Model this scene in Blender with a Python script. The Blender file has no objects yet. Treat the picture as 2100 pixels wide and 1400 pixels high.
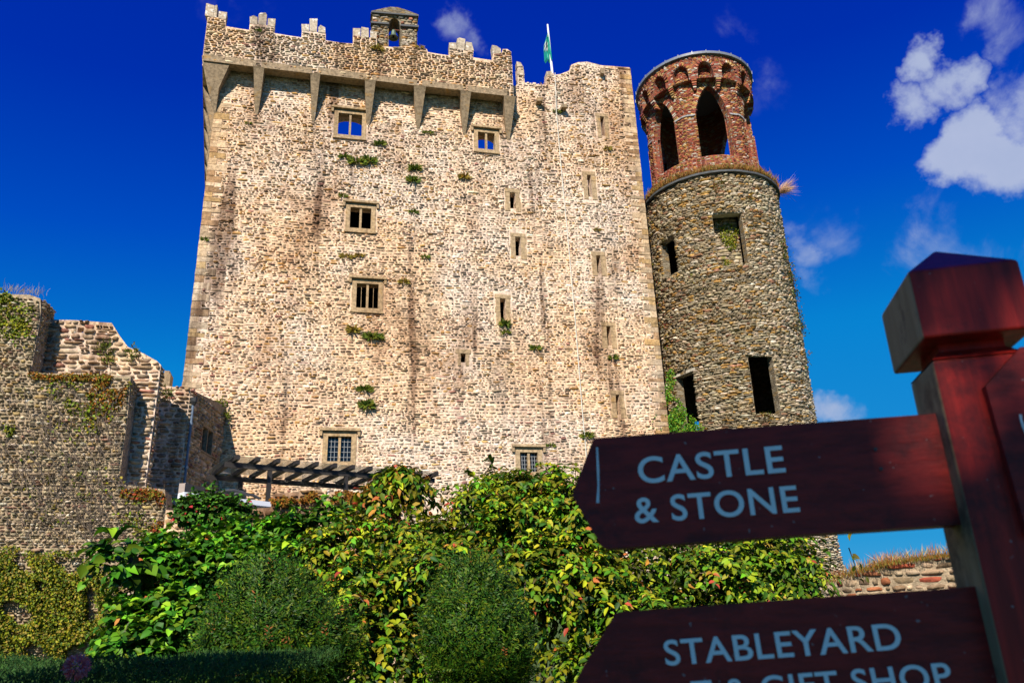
import bpy, math, random
import numpy as np
from mathutils import Vector, noise as mnoise
from mathutils.geometry import tessellate_polygon
rng = np.random.default_rng(7); random.seed(7)
S = bpy.context.scene; COL = S.collection
# ------------------------------------------------------------------ camera
F = 1600.0; CX, CY = 1050.0, 700.0; EYE = np.array([0, 0, 1.6])
_u = np.array([891-CX, 3620+CY, -F]); _u /= np.linalg.norm(_u)
_h = np.array([0, 0, -1.0]); _h = _h-_u*_h.dot(_u); _h /= np.linalg.norm(_h)
_x = np.cross(_h, _u); M = np.array([_x, _h, _u])
cd = bpy.data.cameras.new('camera'); cam = bpy.data.objects.new('camera', cd); COL.objects.link(cam)
from mathutils import Matrix
cam.matrix_world = Matrix.Translation(Vector(EYE)) @ Matrix(M.tolist()).to_4x4()
cd.sensor_width = 36; cd.lens = 36*F/2100; cd.clip_start = 0.05; cd.clip_end = 3000
cd.dof.use_dof = True; cd.dof.focus_distance = 30; cd.dof.aperture_fstop = 9
S.camera = cam
# ------------------------------------------------------------------ sun, sky, exposure
KA = math.radians(13.5)
KD = np.array([math.cos(KA), math.sin(KA), 0]); KN = np.array([math.sin(KA), -math.cos(KA), 0])
SAZ, SEL = math.radians(26), math.radians(39)
sh = math.cos(SAZ)*KN-math.sin(SAZ)*KD
SUN = np.array([sh[0]*math.cos(SEL), sh[1]*math.cos(SEL), math.sin(SEL)])
sl = bpy.data.lights.new('sun', 'SUN'); sl.energy = 5.0; sl.angle = math.radians(0.5); sl.color = (1, .91, .79)
so = bpy.data.objects.new('sun', sl); COL.objects.link(so)
so.rotation_euler = Vector(SUN).to_track_quat('Z', 'Y').to_euler()
S.view_settings.view_transform = 'Standard'; S.view_settings.look = 'None'
S.view_settings.exposure = 0.75; S.view_settings.gamma = 1; S.view_settings.use_curve_mapping = False
S.cycles.max_bounces = 6; S.cycles.transparent_max_bounces = 8

def ray(x, y):
    d = np.array([x-CX, -(y-CY), -F]); return M @ (d/np.linalg.norm(d))

def nd(nt, t, **k):
    n = nt.nodes.new(t)
    for a, v in k.items(): setattr(n, a, v)
    return n

W = bpy.data.worlds.new('World'); S.world = W; W.use_nodes = True
nt = W.node_tree; nt.nodes.clear(); L = nt.links.new
sky = nd(nt, 'ShaderNodeTexSky', sky_type='NISHITA', sun_disc=False)
sky.sun_elevation = SEL; sky.sun_rotation = math.atan2(SUN[0], SUN[1])
sky.altitude = 0; sky.air_density = 1.0; sky.dust_density = 0.3; sky.ozone_density = 3.0
sep = nd(nt, 'ShaderNodeSeparateColor'); L(sky.outputs[0], sep.inputs[0])
sc0 = nd(nt, 'ShaderNodeMath', operation='MULTIPLY'); sc0.inputs[1].default_value = .1/3; L(sep.outputs[1], sc0.inputs[0])
rp0 = nd(nt, 'ShaderNodeValToRGB'); L(sc0.outputs[0], rp0.inputs[0]); el_ = rp0.color_ramp.elements
ST = [(.09, (0, .012, .30)), (.141, (0, .027, .39)), (.188, (0, .07, .50)), (.286, (.002, .21, .60)), (.757, (.022, .30, .64)), (1.2, (.12, .42, .70)), (3.0, (.5, .68, .85))]
for i_, (v_, c_) in enumerate(ST):
    e_ = el_[i_] if i_ < 2 else el_.new(v_/3)
    if i_ < 2 : e_.position = v_/3
    e_.color = (*c_, 1)
gam = nd(nt, 'ShaderNodeVectorMath', operation='SCALE'); gam.inputs['Scale'].default_value = 10.0; L(rp0.outputs[0], gam.inputs[0])
tc = nd(nt, 'ShaderNodeTexCoord')
nz = nd(nt, 'ShaderNodeTexNoise'); nz.inputs['Scale'].default_value = 9; nz.inputs['Detail'].default_value = 9
nz.inputs['Roughness'].default_value = .58; nz.inputs['Distortion'].default_value = .35
L(tc.outputs['Generated'], nz.inputs['Vector'])
def mth(op, a, b=None, clamp=False):
    m = nd(nt, 'ShaderNodeMath', operation=op, use_clamp=clamp)
    for i, v in enumerate((a, b)):
        if v is None: continue
        if hasattr(v, 'default_value') or hasattr(v, 'links'): L(v, m.inputs[i])
        else: m.inputs[i].default_value = v
    return m.outputs[0]
acc = None
nzd = nd(nt, 'ShaderNodeTexNoise'); nzd.inputs['Scale'].default_value = 7; nzd.inputs['Detail'].default_value = 6; nzd.inputs['Roughness'].default_value = .6
L(tc.outputs['Generated'], nzd.inputs['Vector'])
dv1 = nd(nt, 'ShaderNodeVectorMath', operation='SUBTRACT'); L(nzd.outputs['Color'], dv1.inputs[0]); dv1.inputs[1].default_value = (.5, .5, .5)
dv2 = nd(nt, 'ShaderNodeVectorMath', operation='SCALE'); L(dv1.outputs[0], dv2.inputs[0]); dv2.inputs['Scale'].default_value = .17
dv3 = nd(nt, 'ShaderNodeVectorMath', operation='ADD'); L(tc.outputs['Generated'], dv3.inputs[0]); L(dv2.outputs[0], dv3.inputs[1])
CL = [(1905, 120, .034, .9), (1880, 215, .042, .95), (1950, 165, .044, .95), (2010, 170, .03, .7), (2020, 290, .050, 1.05),
      (1985, 345, .044, 1.05), (2090, 340, .056, 1.1), (2085, 20, .05, .42), (2150, 60, .06, .5), (1700, 830, .045, .8), (1735, 850, .045, .7),
      (1630, 520, .035, .30), (1650, 570, .03, .26), (930, 62, .04, .38), (960, 85, .03, .32), (1520, 70, .05, .20), (1570, 140, .04, .16),
      (1960, 480, .07, .30), (2060, 500, .07, .34), (1850, 560, .06, .22), (500, 40, .05, .18), (620, 20, .05, .14), (1700, 480, .05, .22),
      (2300, 250, .12, 1), (2500, 500, .16, .9), (-400, 700, .14, .8), (-900, 300, .2, .8)]
for x, y, r, a in CL:
    d = ray(x, y)
    v = nd(nt, 'ShaderNodeVectorMath', operation='DISTANCE'); L(dv3.outputs[0], v.inputs[0]); v.inputs[1].default_value = d
    q = mth('DIVIDE', v.outputs['Value'], r)
    q = mth('POWER', q, 2.0)
    q = mth('SUBTRACT', 1.0, q)
    q = mth('MAXIMUM', q, 0.0)
    q = mth('MULTIPLY', q, a)
    acc = q if acc is None else mth('MAXIMUM', acc, q)
f = mth('MULTIPLY', mth('SUBTRACT', nz.outputs['Fac'], .5), 2.6)
f = mth('ADD', f, mth('MULTIPLY', acc, 1.35))
f = mth('SUBTRACT', f, .22)
f = mth('MULTIPLY', f, mth('MINIMUM', mth('MULTIPLY', acc, 4.0), 1.0))
mr = nd(nt, 'ShaderNodeMapRange', interpolation_type='SMOOTHSTEP'); L(f, mr.inputs[0]); mr.inputs[1].default_value = 0; mr.inputs[2].default_value = .95
mr.inputs[4].default_value = .9
nz2 = nd(nt, 'ShaderNodeTexNoise'); nz2.inputs['Scale'].default_value = 14; nz2.inputs['Detail'].default_value = 5
L(tc.outputs['Generated'], nz2.inputs['Vector'])
cr = nd(nt, 'ShaderNodeMix', data_type='RGBA'); L(nz2.outputs['Fac'], cr.inputs[0])
cr.inputs[6].default_value = (3.4, 4.2, 6.2, 1); cr.inputs[7].default_value = (5.2, 5.7, 7.3, 1)
mx = nd(nt, 'ShaderNodeMix', data_type='RGBA'); L(mr.outputs[0], mx.inputs[0]); L(gam.outputs[0], mx.inputs[6]); L(cr.outputs[2], mx.inputs[7])
bg = nd(nt, 'ShaderNodeBackground'); bg.inputs[1].default_value = .0635; L(mx.outputs[2], bg.inputs[0])
ow = nd(nt, 'ShaderNodeOutputWorld'); L(bg.outputs[0], ow.inputs[0])

# ------------------------------------------------------------------ survey helpers
def proj(p):
    q = (np.asarray(p)-EYE) @ M; return CX+F*q[..., 0]/-q[..., 2], CY-F*q[..., 1]/-q[..., 2]
_r = ray(400, 600); P0 = EYE+_r*36/math.hypot(_r[0], _r[1]); P0[2] = 0
def kp(u, z, off=0.0):                       # castle frame -> world (along the face, height, out of the face)
    u = np.asarray(u, float)[..., None]; z = np.asarray(z, float)[..., None]; off = np.asarray(off, float)[..., None]
    return P0+KD*u+KN*off+np.array([0, 0, 1.0])*z
def uz(x, y, off=0.0, n=KN, d=KD, p0=P0):
    r = ray(x, y); t = ((p0+n*off-EYE)@n)/(r@n); p = EYE+r*t; return float((p-p0)@d), float(p[2])
def at(x, y, D):                             # point on the sight line at ground distance D
    r = ray(x, y); return EYE+r*(D/math.hypot(r[0], r[1]))

# ------------------------------------------------------------------ object helpers
def mesh(name, V, Fc, mat=None, col=None, smooth=False):
    m = bpy.data.meshes.new(name)
    if isinstance(Fc, np.ndarray):
        V = np.asarray(V, np.float32); k = Fc.shape[1]
        m.vertices.add(len(V)); m.vertices.foreach_set('co', V.ravel())
        m.loops.add(Fc.size); m.loops.foreach_set('vertex_index', Fc.astype(np.int32).ravel())
        m.polygons.add(len(Fc)); m.polygons.foreach_set('loop_start', np.arange(0, Fc.size, k, dtype=np.int32))
        m.update(calc_edges=True)
    else:
        m.from_pydata([tuple(map(float, v)) for v in V], [], [list(map(int, f)) for f in Fc]); m.update()
    if col is not None:
        a = m.attributes.new('col', 'FLOAT_COLOR', 'POINT'); c = np.ones((len(V), 4), np.float32); c[:, :3] = col
        a.data.foreach_set('color', c.ravel())
    if smooth: m.polygons.foreach_set('use_smooth', [True]*len(m.polygons))
    if mat: m.materials.append(mat)
    return m
def obj(name, me, parent=None, kind=None, label=None):
    o = bpy.data.objects.new(name, me); COL.objects.link(o)
    if parent is not None:
        o.parent = parent; o.location = -Vector(parent.location)
    if kind: o['kind'] = kind
    if label: o['label'] = label
    return o
def thing(name, label, cat, loc, group=None):
    o = bpy.data.objects.new(name, None); COL.objects.link(o); o.location = Vector([float(a) for a in loc]); o.empty_display_size = .3
    o['label'] = label; o['category'] = cat
    if group: o['group'] = group
    return o
def tag(o, label, cat, group=None):
    o['label'] = label; o['category'] = cat
    if group: o['group'] = group
    return o
class MB:
    def __init__(s): s.V = []; s.F = []; s.n = 0; s.C = []
    def add(s, V, Fc, c=None):
        V = np.asarray(V, float); s.V.append(V); s.F += [[i+s.n for i in f] for f in Fc]; s.n += len(V)
        s.C.append(np.tile(np.array(c if c is not None else (.3, .3, .3), float), (len(V), 1)))
    def box8(s, P, c=None):                   # P: 8 corners, first 4 ring then 4 ring
        s.add(P, [(3, 2, 1, 0), (4, 5, 6, 7), (0, 1, 5, 4), (1, 2, 6, 5), (2, 3, 7, 6), (3, 0, 4, 7)], c)
    def tube(s, pts, r, k=6, c=None):
        pts = [np.asarray(p, float) for p in pts]; n = len(pts); rr = r if hasattr(r, '__len__') else [r]*n
        V = []; Fc = []
        for i, p in enumerate(pts):
            t = pts[min(i+1, n-1)]-pts[max(i-1, 0)]; t = t/(np.linalg.norm(t)+1e-9)
            a = np.cross(t, (0, 0, 1) if abs(t[2]) < .9 else (1, 0, 0)); a /= np.linalg.norm(a); b = np.cross(t, a)
            for j in range(k):
                w = 2*math.pi*j/k; V.append(p+rr[i]*(math.cos(w)*a+math.sin(w)*b))
        for i in range(n-1):
            for j in range(k): Fc.append((i*k+j, i*k+(j+1) % k, (i+1)*k+(j+1) % k, (i+1)*k+j))
        Fc.append(tuple(range(k-1, -1, -1))); Fc.append(tuple(range((n-1)*k, n*k)))
        s.add(V, Fc, c)
    def mesh(s, name, mat, smooth=False, col=True):
        return mesh(name, np.concatenate(s.V), s.F, mat, np.concatenate(s.C) if col else None, smooth)
    def build(s, name, mat, parent=None, smooth=False, **k): return obj(name, s.mesh(name, mat, smooth), parent, **k)
def kbox(mb, u0, u1, z0, z1, o0, o1, c=None, jit=0.0):
    U = np.array([u0, u1, u1, u0]*2); Z = np.array([z0, z0, z1, z1]*2); O = np.array([o0]*4+[o1]*4)
    if jit: U = U+rng.uniform(-jit, jit, 8); Z = Z+rng.uniform(-jit, jit, 8)
    mb.box8(kp(U, Z, O), c)

# ------------------------------------------------------------------ materials
def newmat(name):
    m = bpy.data.materials.new(name); m.use_nodes = True; n = m.node_tree; n.nodes.clear()
    o = n.nodes.new('ShaderNodeOutputMaterial'); b = n.nodes.new('ShaderNodeBsdfPrincipled'); n.links.new(b.outputs[0], o.inputs[0])
    return m, n, b, o
def noi(n, scale, detail=4, rough=.55, vec=None, mapping=None):
    t = n.nodes.new('ShaderNodeTexNoise'); t.inputs['Scale'].default_value = scale; t.inputs['Detail'].default_value = detail
    t.inputs['Roughness'].default_value = rough
    c = n.nodes.new('ShaderNodeNewGeometry'); src = c.outputs['Position']
    if mapping:
        mp = n.nodes.new('ShaderNodeMapping'); mp.inputs['Scale'].default_value = mapping; n.links.new(src, mp.inputs[0]); src = mp.outputs[0]
    n.links.new(src, t.inputs['Vector']); return t.outputs['Fac']
def rmp(n, fac, a, b, lo=0., hi=1.):
    m = n.nodes.new('ShaderNodeMapRange'); m.interpolation_type = 'SMOOTHSTEP'; n.links.new(fac, m.inputs[0])
    for i, v in enumerate((a, b, lo, hi)): m.inputs[i+1].default_value = v
    return m.outputs[0]
def mixc(n, fac, a, b, mode='MIX'):
    m = n.nodes.new('ShaderNodeMix'); m.data_type = 'RGBA'; m.blend_type = mode
    for i, v in ((0, fac), (6, a), (7, b)):
        if hasattr(v, 'links'): n.links.new(v, m.inputs[i])
        elif isinstance(v, tuple): m.inputs[i].default_value = (*v, 1)
        else: m.inputs[i].default_value = v
    return m.outputs[2]
def mat_stone(name, base=None, ochre=.5, white=.5, stain=.5, bump=.5, och_col=(.34, .17, .035), moss=0.0, bs=22, zones=0.0):
    m, n, b, o = newmat(name)
    if base is None:
        at_ = n.nodes.new('ShaderNodeAttribute'); at_.attribute_name = 'col'; c = at_.outputs['Color']
    else:
        c = n.nodes.new('ShaderNodeRGB'); c.outputs[0].default_value = (*base, 1); c = c.outputs[0]
    g = rmp(n, noi(n, 7, 6, .65), .3, .7, .62, 1.35)
    mm = n.nodes.new('ShaderNodeVectorMath'); mm.operation = 'SCALE'; n.links.new(c, mm.inputs[0]); n.links.new(g, mm.inputs['Scale']); c = mm.outputs[0]
    if ochre: c = mixc(n, rmp(n, noi(n, 1.7, 8, .7), .66-.2*ochre, .76-.1*ochre, 0, .75), c, och_col)
    if zones:
        c = mixc(n, rmp(n, noi(n, .16, 5, .6), .40, .60, 0, zones), c, (1.0, .88, .72), 'MULTIPLY')
        c = mixc(n, rmp(n, noi(n, .33, 6, .65, mapping=(1, 1, .5)), .5, .68, 0, zones), c, (.66, .58, .52), 'MULTIPLY')
        c = mixc(n, rmp(n, noi(n, .9, 6, .6, mapping=(1, 1, .09)), .53, .66, 0, zones), c, (.40, .35, .33), 'MULTIPLY')
    if stain:
        f = rmp(n, noi(n, .55, 6, .62, mapping=(1, 1, .22)), .62-.12*stain, .75, 0, .72)
        f2 = rmp(n, noi(n, 3.2, 5, .6), .35, .62, .3, 1)
        mu = n.nodes.new('ShaderNodeMath'); mu.operation = 'MULTIPLY'; n.links.new(f, mu.inputs[0]); n.links.new(f2, mu.inputs[1])
        c = mixc(n, mu.outputs[0], c, (.085, .07, .06))
    if moss: c = mixc(n, rmp(n, noi(n, .9, 7, .7), .66-.2*moss, .74-.1*moss, 0, .8), c, (.14, .15, .02))
    if white: c = mixc(n, rmp(n, noi(n, 4.5, 3, .5), .74-.08*white, .77-.08*white, 0, .85), c, (.62, .6, .55))
    n.links.new(c, b.inputs['Base Color']); b.inputs['Roughness'].default_value = .92; b.inputs['Specular IOR Level'].default_value = .2
    bp = n.nodes.new('ShaderNodeBump'); bp.inputs['Strength'].default_value = bump; bp.inputs['Distance'].default_value = .05
    n.links.new(noi(n, bs, 6, .7), bp.inputs['Height']); n.links.new(bp.outputs[0], b.inputs['Normal'])
    return m
def add_cells(m, cols, sc):
    n = m.node_tree; b = [x for x in n.nodes if x.type == 'BSDF_PRINCIPLED'][0]; old = b.inputs['Base Color'].links[0].from_socket
    g = n.nodes.new('ShaderNodeNewGeometry'); mp = n.nodes.new('ShaderNodeMapping'); mp.inputs['Scale'].default_value = sc; n.links.new(g.outputs['Position'], mp.inputs[0])
    v = n.nodes.new('ShaderNodeTexVoronoi'); v.inputs['Scale'].default_value = 1; n.links.new(mp.outputs[0], v.inputs['Vector'])
    sp_ = n.nodes.new('ShaderNodeSeparateColor'); n.links.new(v.outputs['Color'], sp_.inputs[0])
    r = n.nodes.new('ShaderNodeValToRGB'); r.color_ramp.interpolation = 'CONSTANT'; n.links.new(sp_.outputs[0], r.inputs[0]); e = r.color_ramp.elements
    for i, c in enumerate(cols):
        x = e[i] if i < 2 else e.new(i/len(cols))
        x.position = i/len(cols); x.color = (*c, 1)
    v2 = n.nodes.new('ShaderNodeTexVoronoi'); v2.feature = 'DISTANCE_TO_EDGE'; v2.inputs['Scale'].default_value = 1; n.links.new(mp.outputs[0], v2.inputs['Vector'])
    f = rmp(n, v2.outputs['Distance'], .04, .1); c = mixc(n, f, old, r.outputs[0]); c = mixc(n, rmp(n, noi(n, 6, 5), .3, .7, .0, .35), c, tuple(x*.4 for x in cols[0])); n.links.new(c, b.inputs['Base Color'])
    bp = [x for x in n.nodes if x.type == 'BUMP'][0]; b2 = n.nodes.new('ShaderNodeBump'); b2.inputs['Strength'].default_value = .9; b2.inputs['Distance'].default_value = .04
    n.links.new(f, b2.inputs['Height']); n.links.new(bp.outputs[0], b2.inputs['Normal']); n.links.new(b2.outputs[0], b.inputs['Normal'])
def mat_plain(name, c, rough=.6, var=.25, scale=12, metal=0, bump=.15, spec=.4):
    m, n, b, o = newmat(name)
    c1 = tuple(x*(1-var) for x in c); c2 = tuple(min(1, x*(1+var)) for x in c)
    n.links.new(mixc(n, noi(n, scale, 6, .65), c1, c2), b.inputs['Base Color'])
    b.inputs['Roughness'].default_value = rough; b.inputs['Metallic'].default_value = metal; b.inputs['Specular IOR Level'].default_value = spec
    if bump:
        bp = n.nodes.new('ShaderNodeBump'); bp.inputs['Strength'].default_value = bump; bp.inputs['Distance'].default_value = .01
        n.links.new(noi(n, scale*4, 4), bp.inputs['Height']); n.links.new(bp.outputs[0], b.inputs['Normal'])
    return m
def mat_leaf(name, gloss=.45, trans=.3):
    m, n, b, o = newmat(name)
    a = n.nodes.new('ShaderNodeAttribute'); a.attribute_name = 'col'
    n.links.new(a.outputs['Color'], b.inputs['Base Color']); b.inputs['Roughness'].default_value = gloss; b.inputs['Specular IOR Level'].default_value = .16
    t = n.nodes.new('ShaderNodeBsdfTranslucent'); n.links.new(a.outputs['Color'], t.inputs[0])
    x = n.nodes.new('ShaderNodeMixShader'); x.inputs[0].default_value = trans
    n.links.new(b.outputs[0], x.inputs[1]); n.links.new(t.outputs[0], x.inputs[2]); n.links.new(x.outputs[0], o.inputs[0])
    return m
def mat_wood(name, c1, c2, axis, rough=.4, spots=True, blotch=None):
    m, n, b, o = newmat(name)
    sc = [60, 60, 60]; 
    gr = noi(n, 1.0, 8, .7, mapping=axis)
    c = mixc(n, rmp(n, gr, .3, .7), c1, c2)
    if blotch: c = mixc(n, rmp(n, noi(n, 9, 6, .7), .5, .68, 0, .8), c, blotch)
    if spots: c = mixc(n, rmp(n, noi(n, 120, 2, .5), .72, .76, 0, .6), c, (.35, .3, .28))
    n.links.new(c, b.inputs['Base Color']); b.inputs['Roughness'].default_value = rough; b.inputs['Specular IOR Level'].default_value = .22
    bp = n.nodes.new('ShaderNodeBump'); bp.inputs['Strength'].default_value = .5; bp.inputs['Distance'].default_value = .002
    n.links.new(gr, bp.inputs['Height']); n.links.new(bp.outputs[0], b.inputs['Normal'])
    return m
MS_keep = mat_stone('keep_stone', None, .42, .45, .55, .55, zones=1.0)
MM_keep = mat_stone('keep_mortar', (.62, .49, .385), .4, .2, .5, .7, bs=14, zones=1.0)
MS_drum = mat_stone('drum_stone', None, .5, .5, .3, .6, och_col=(.36, .18, .04), moss=.15)
MM_drum = mat_stone('drum_mortar', (.20, .155, .10), .3, .1, .4, .8)
MS_brick = mat_stone('old_brick', None, .35, .55, .2, .5, och_col=(.38, .17, .03))
MM_brick = mat_stone('brick_mortar', (.22, .12, .08), .3, .5, .3, .7)
MS_ward = mat_stone('ward_stone', None, .3, .3, .4, .6, moss=.4)
MM_ward = mat_stone('ward_mortar', (.34, .26, .17), .3, .2, .4, .9, moss=.3)
MS_dress = mat_stone('dressed_stone', (.25, .185, .115), .55, .25, .4, .35, och_col=(.36, .2, .05))
MS_frame = mat_stone('window_dressing', (.34, .25, .15), .6, .3, .4, .4, och_col=(.38, .23, .07), zones=.5)
MS_white = mat_stone('lichened_coping', (.40, .34, .26), .3, 1.6, .7, .5, zones=.5)
add_cells(MM_brick, [(.30, .06, .035), (.22, .05, .035), (.36, .15, .05), (.30, .09, .05), (.34, .29, .23)], (3.6, 3.6, 9))
add_cells(MM_drum, [(.20, .165, .11), (.28, .24, .17), (.14, .115, .08), (.24, .16, .07)], (2.6, 2.6, 7))
M_dark = mat_plain('painted_shade', (.02, .018, .016), .95)  # near-black tone stands in for shade inside keep, tower and machicolation
M_lead = mat_plain('lead_sheet', (.16, .18, .22), .45, .3, 5)
M_slate = mat_plain('slate_ledge', (.07, .075, .08), .8, .4, 4)
M_white = mat_plain('white_paint', (.72, .74, .78), .5, .12, 3)
M_gbar = mat_plain('grey_lead', (.25, .26, .27), .6)
M_band = mat_plain('dirty_render', (.32, .26, .23), .9, .3, 4)
M_iron = mat_plain('black_iron', (.025, .027, .03), .5, .3, 20)
M_pipe = mat_plain('grey_blue_pipe', (.10, .14, .20), .5, .35, 10)
M_beam = mat_plain('dark_timber', (.022, .018, .016), .6, .4, 8)
M_bronze = mat_plain('green_bronze', (.12, .17, .13), .5, .35, 15, .5)
M_glass = mat_plain('dark_window_glass', (.01, .012, .015), .1, .1, 3, 0, 0, .6)
M_leaf = mat_leaf('leaf', .5, .16)
M_leaf_dull = mat_leaf('leaf_dull', .7, .25)
M_twig = mat_plain('twig_bark', (.09, .065, .045), .85, .4, 30)

# ------------------------------------------------------------------ masonry generator
def lerp(a, b, t): return a+(b-a)*t
OCT = np.array([(-1, -.55), (-.6, -1), (.6, -1), (1, -.55), (1, .55), (.6, 1), (-.6, 1), (-1, .55)])
def make_stones(rects, palette, weights, mfun, depth=(.02, .06), gap=.012, jit=.2, inset=.8, rough=.012, zone=None, flush=.0):
    """rects: (N,4) u,v,w,h ; mfun(u,v,off) -> world. Returns list arrays."""
    R = np.asarray(rects); N = len(R); pal = np.asarray(palette)
    gp = gap*rng.uniform(.5, 2.2, N); half_w = np.maximum(R[:, 2]/2-gp, .02)[:, None]; half_h = np.maximum(R[:, 3]/2-gp, .015)[:, None]
    o = OCT[None]+rng.uniform(-jit, jit, (N, 8, 2)); o = np.clip(o, -1.12, 1.12)
    sh_ = rng.uniform(-.18, .18, (N, 1)); 
    U = R[:, 0:1]+half_w*(o[..., 0]); V = R[:, 1:2]+half_h*(o[..., 1]+sh_*o[..., 0])
    d = rng.uniform(*depth, N)[:, None]*np.where(rng.random((N, 1)) < flush, .25, 1)
    ins = rng.uniform(inset-.1, inset+.1, (N, 1))
    U2 = R[:, 0:1]+(U-R[:, 0:1])*ins+rng.normal(0, .004, (N, 8)); V2 = R[:, 1:2]+(V-R[:, 1:2])*ins+rng.normal(0, .004, (N, 8))
    D1 = np.full((N, 8), -.03); D2 = d+rng.normal(0, rough, (N, 8)); D2 = np.maximum(D2, .004)
    Uc = R[:, 0:1]+rng.uniform(-.3, .3, (N, 1))*half_w; Vc = R[:, 1:2]+rng.uniform(-.3, .3, (N, 1))*half_h; Dc = d+rng.uniform(0, .6, (N, 1))*d
    P = mfun(np.concatenate([U, U2, Uc], 1), np.concatenate([V, V2, Vc], 1), np.concatenate([D1, D2, Dc], 1))   # N,17,3
    wt = np.tile(np.array(weights, float), (N, 1))
    if zone is not None: wt = wt*np.array([zone(*R[i, :2]) for i in range(N)])
    cw = np.cumsum(wt/wt.sum(1, keepdims=True), 1); ci = np.minimum((rng.random((N, 1)) > cw).sum(1), len(pal)-1)
    c = pal[ci]*rng.uniform(.74, 1.25, (N, 1))*(1+rng.normal(0, .025, (N, 3)))
    c = np.clip(np.repeat(c[:, None, :], 17, 1)*rng.uniform(.9, 1.1, (N, 17, 1)), .01, .85)
    return P, c
SF = []
for i in range(8):
    j = (i+1) % 8; SF += [(i, j, 8+j), (i, 8+j, 8+i), (8+i, 8+j, 16)]
SF = np.array(SF)
def place_stones(P, c, mat, parent, name='stone', rest='rubble', most=300):
    N = len(P)
    x, y = proj(P[:, 8:16]); vis = (x.mean(1) > -20) & (x.mean(1) < 2120) & (y.mean(1) > -20) & (y.mean(1) < 1420)
    area = (x.max(1)-x.min(1))*(y.max(1)-y.min(1))*vis*((P[:, :, 1].mean(1)) > 0)
    order = np.argsort(-area); big = order[:min(most, N)]; oth = order[min(most, N):]
    big = [i for i in big if area[i] > 0]
    for i in big:
        q = P[i]; b = q.mean(0)
        m = mesh(name, q-b, SF, mat, c[i]); o = bpy.data.objects.new(name, m); COL.objects.link(o)
        o.parent = parent; o.location = Vector((b-np.array(parent.location)).tolist())
    oth = np.array(list(oth)+[], int)
    if len(oth):
        V = P[oth].reshape(-1, 3); Fc = (SF[None]+17*np.arange(len(oth))[:, None, None]).reshape(-1, 3)
        obj(rest, mesh(rest, V, Fc, mat, c[oth].reshape(-1, 3)), parent, kind='stuff')
def courses(intervals, z0, z1, h=(.12, .26), w=(.2, .75), wob=.05, split=.18):
    """intervals(zlo,zhi) -> list of (u0,u1) solid intervals"""
    out = []; z = z0
    while z < z1-.04:
        hh = min(random.uniform(*h), z1-z)
        if z1-z-hh < .06: hh = z1-z
        for a, b in intervals(z+.02, z+hh-.02):
            u = a
            while u < b-.02:
                ww = min(max(random.lognormvariate(math.log((w[0]*w[1])**.5), .38), w[0]), w[1]*1.3)*(.75+.5*hh/h[1])
                if b-u-ww < w[0]*.7: ww = b-u
                uc, zc = u+ww/2, z+hh/2
                wv = wob*mnoise.noise(Vector((uc*.35, zc*.6, 3.1)))*2
                if random.random() < split and hh > .14 and ww > .22:
                    k = random.uniform(.35, .65)
                    out.append((uc, z+hh*k/2+wv, ww, hh*k)); 
                    k2 = random.uniform(.35, .65)
                    out.append((u+ww*k2/2, z+hh*(1+k)/2+wv, ww*k2, hh*(1-k))); out.append((u+ww*(1+k2)/2, z+hh*(1+k)/2+wv, ww*(1-k2), hh*(1-k)))
                else: out.append((uc, zc+wv, ww, hh))
                u += ww
        z += hh
    return out
def poly_iv(poly, holes=()):
    P = np.array(poly)
    def at_z(z):
        xs = []
        for i in range(len(P)):
            (x1, y1), (x2, y2) = P[i], P[(i+1) % len(P)]
            if (y1 <= z) != (y2 <= z): xs.append(x1+(x2-x1)*(z-y1)/(y2-y1))
        xs.sort(); return [(xs[i], xs[i+1]) for i in range(0, len(xs)-1, 2)]
    def inter(A, B):
        return [(max(a, c), min(b, d)) for a, b in A for c, d in B if min(b, d)-max(a, c) > .05]
    def f(lo, hi):
        iv = inter(at_z(lo), at_z(hi))
        for (h0, h1, g0, g1) in holes:                # u0,u1,z0,z1
            if g1 > lo and g0 < hi:
                n = []
                for a, b in iv:
                    if h1 <= a or h0 >= b: n.append((a, b)); continue
                    if h0-a > .05: n.append((a, h0))
                    if b-h1 > .05: n.append((h1, b))
                iv = n
        return iv
    return f
def slab(outer, holes, mfun, o_front, o_back):
    """thick plate with holes: outer [(u,z)], holes [[(u,z)..]]"""
    loops = [outer]+holes
    tri = tessellate_polygon([[Vector((u, z, 0)) for u, z in lp] for lp in loops])
    flat = [p for lp in loops for p in lp]; n = len(flat)
    U = np.array([p[0] for p in flat]); Z = np.array([p[1] for p in flat])
    V = np.concatenate([mfun(U, Z, np.full(n, o_front)), mfun(U, Z, np.full(n, o_back))])
    Fc = [tuple(t) for t in tri]+[tuple(i+n for i in reversed(t)) for t in tri]
    k = 0
    for lp in loops:
        m = len(lp)
        for i in range(m):
            a, b = k+i, k+(i+1) % m; Fc.append((a, b, b+n, a+n))
        k += m
    mb = MB(); mb.add(V, Fc); return mb
def rect(u0, u1, z0, z1): return [(u0, z0), (u1, z0), (u1, z1), (u0, z1)]
PAL_KEEP = [(.55, .43, .32), (.64, .52, .41), (.35, .275, .20), (.43, .27, .11), (.32, .17, .14), (.24, .19, .15), (.48, .35, .25), (.70, .62, .52)]
WT_KEEP = [26, 17, 11, 10, 3, 5, 22, 6]
STREAK = [(uz(955, 380)[0], 14, 27, .35), (uz(1078, 580)[0], 14.5, 20, .55), (uz(640, 520)[0], 13, 25, .5), (uz(578, 260)[0], 23, 27.5, .3), (uz(640, 300)[0], 20, 27, .25), (uz(700, 780)[0], 12, 15, .4), (uz(1048, 380)[0], 18, 26, .25), (uz(740, 500)[0], 17, 21, .8), (uz(975, 790)[0], 11, 14, .5)]
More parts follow.
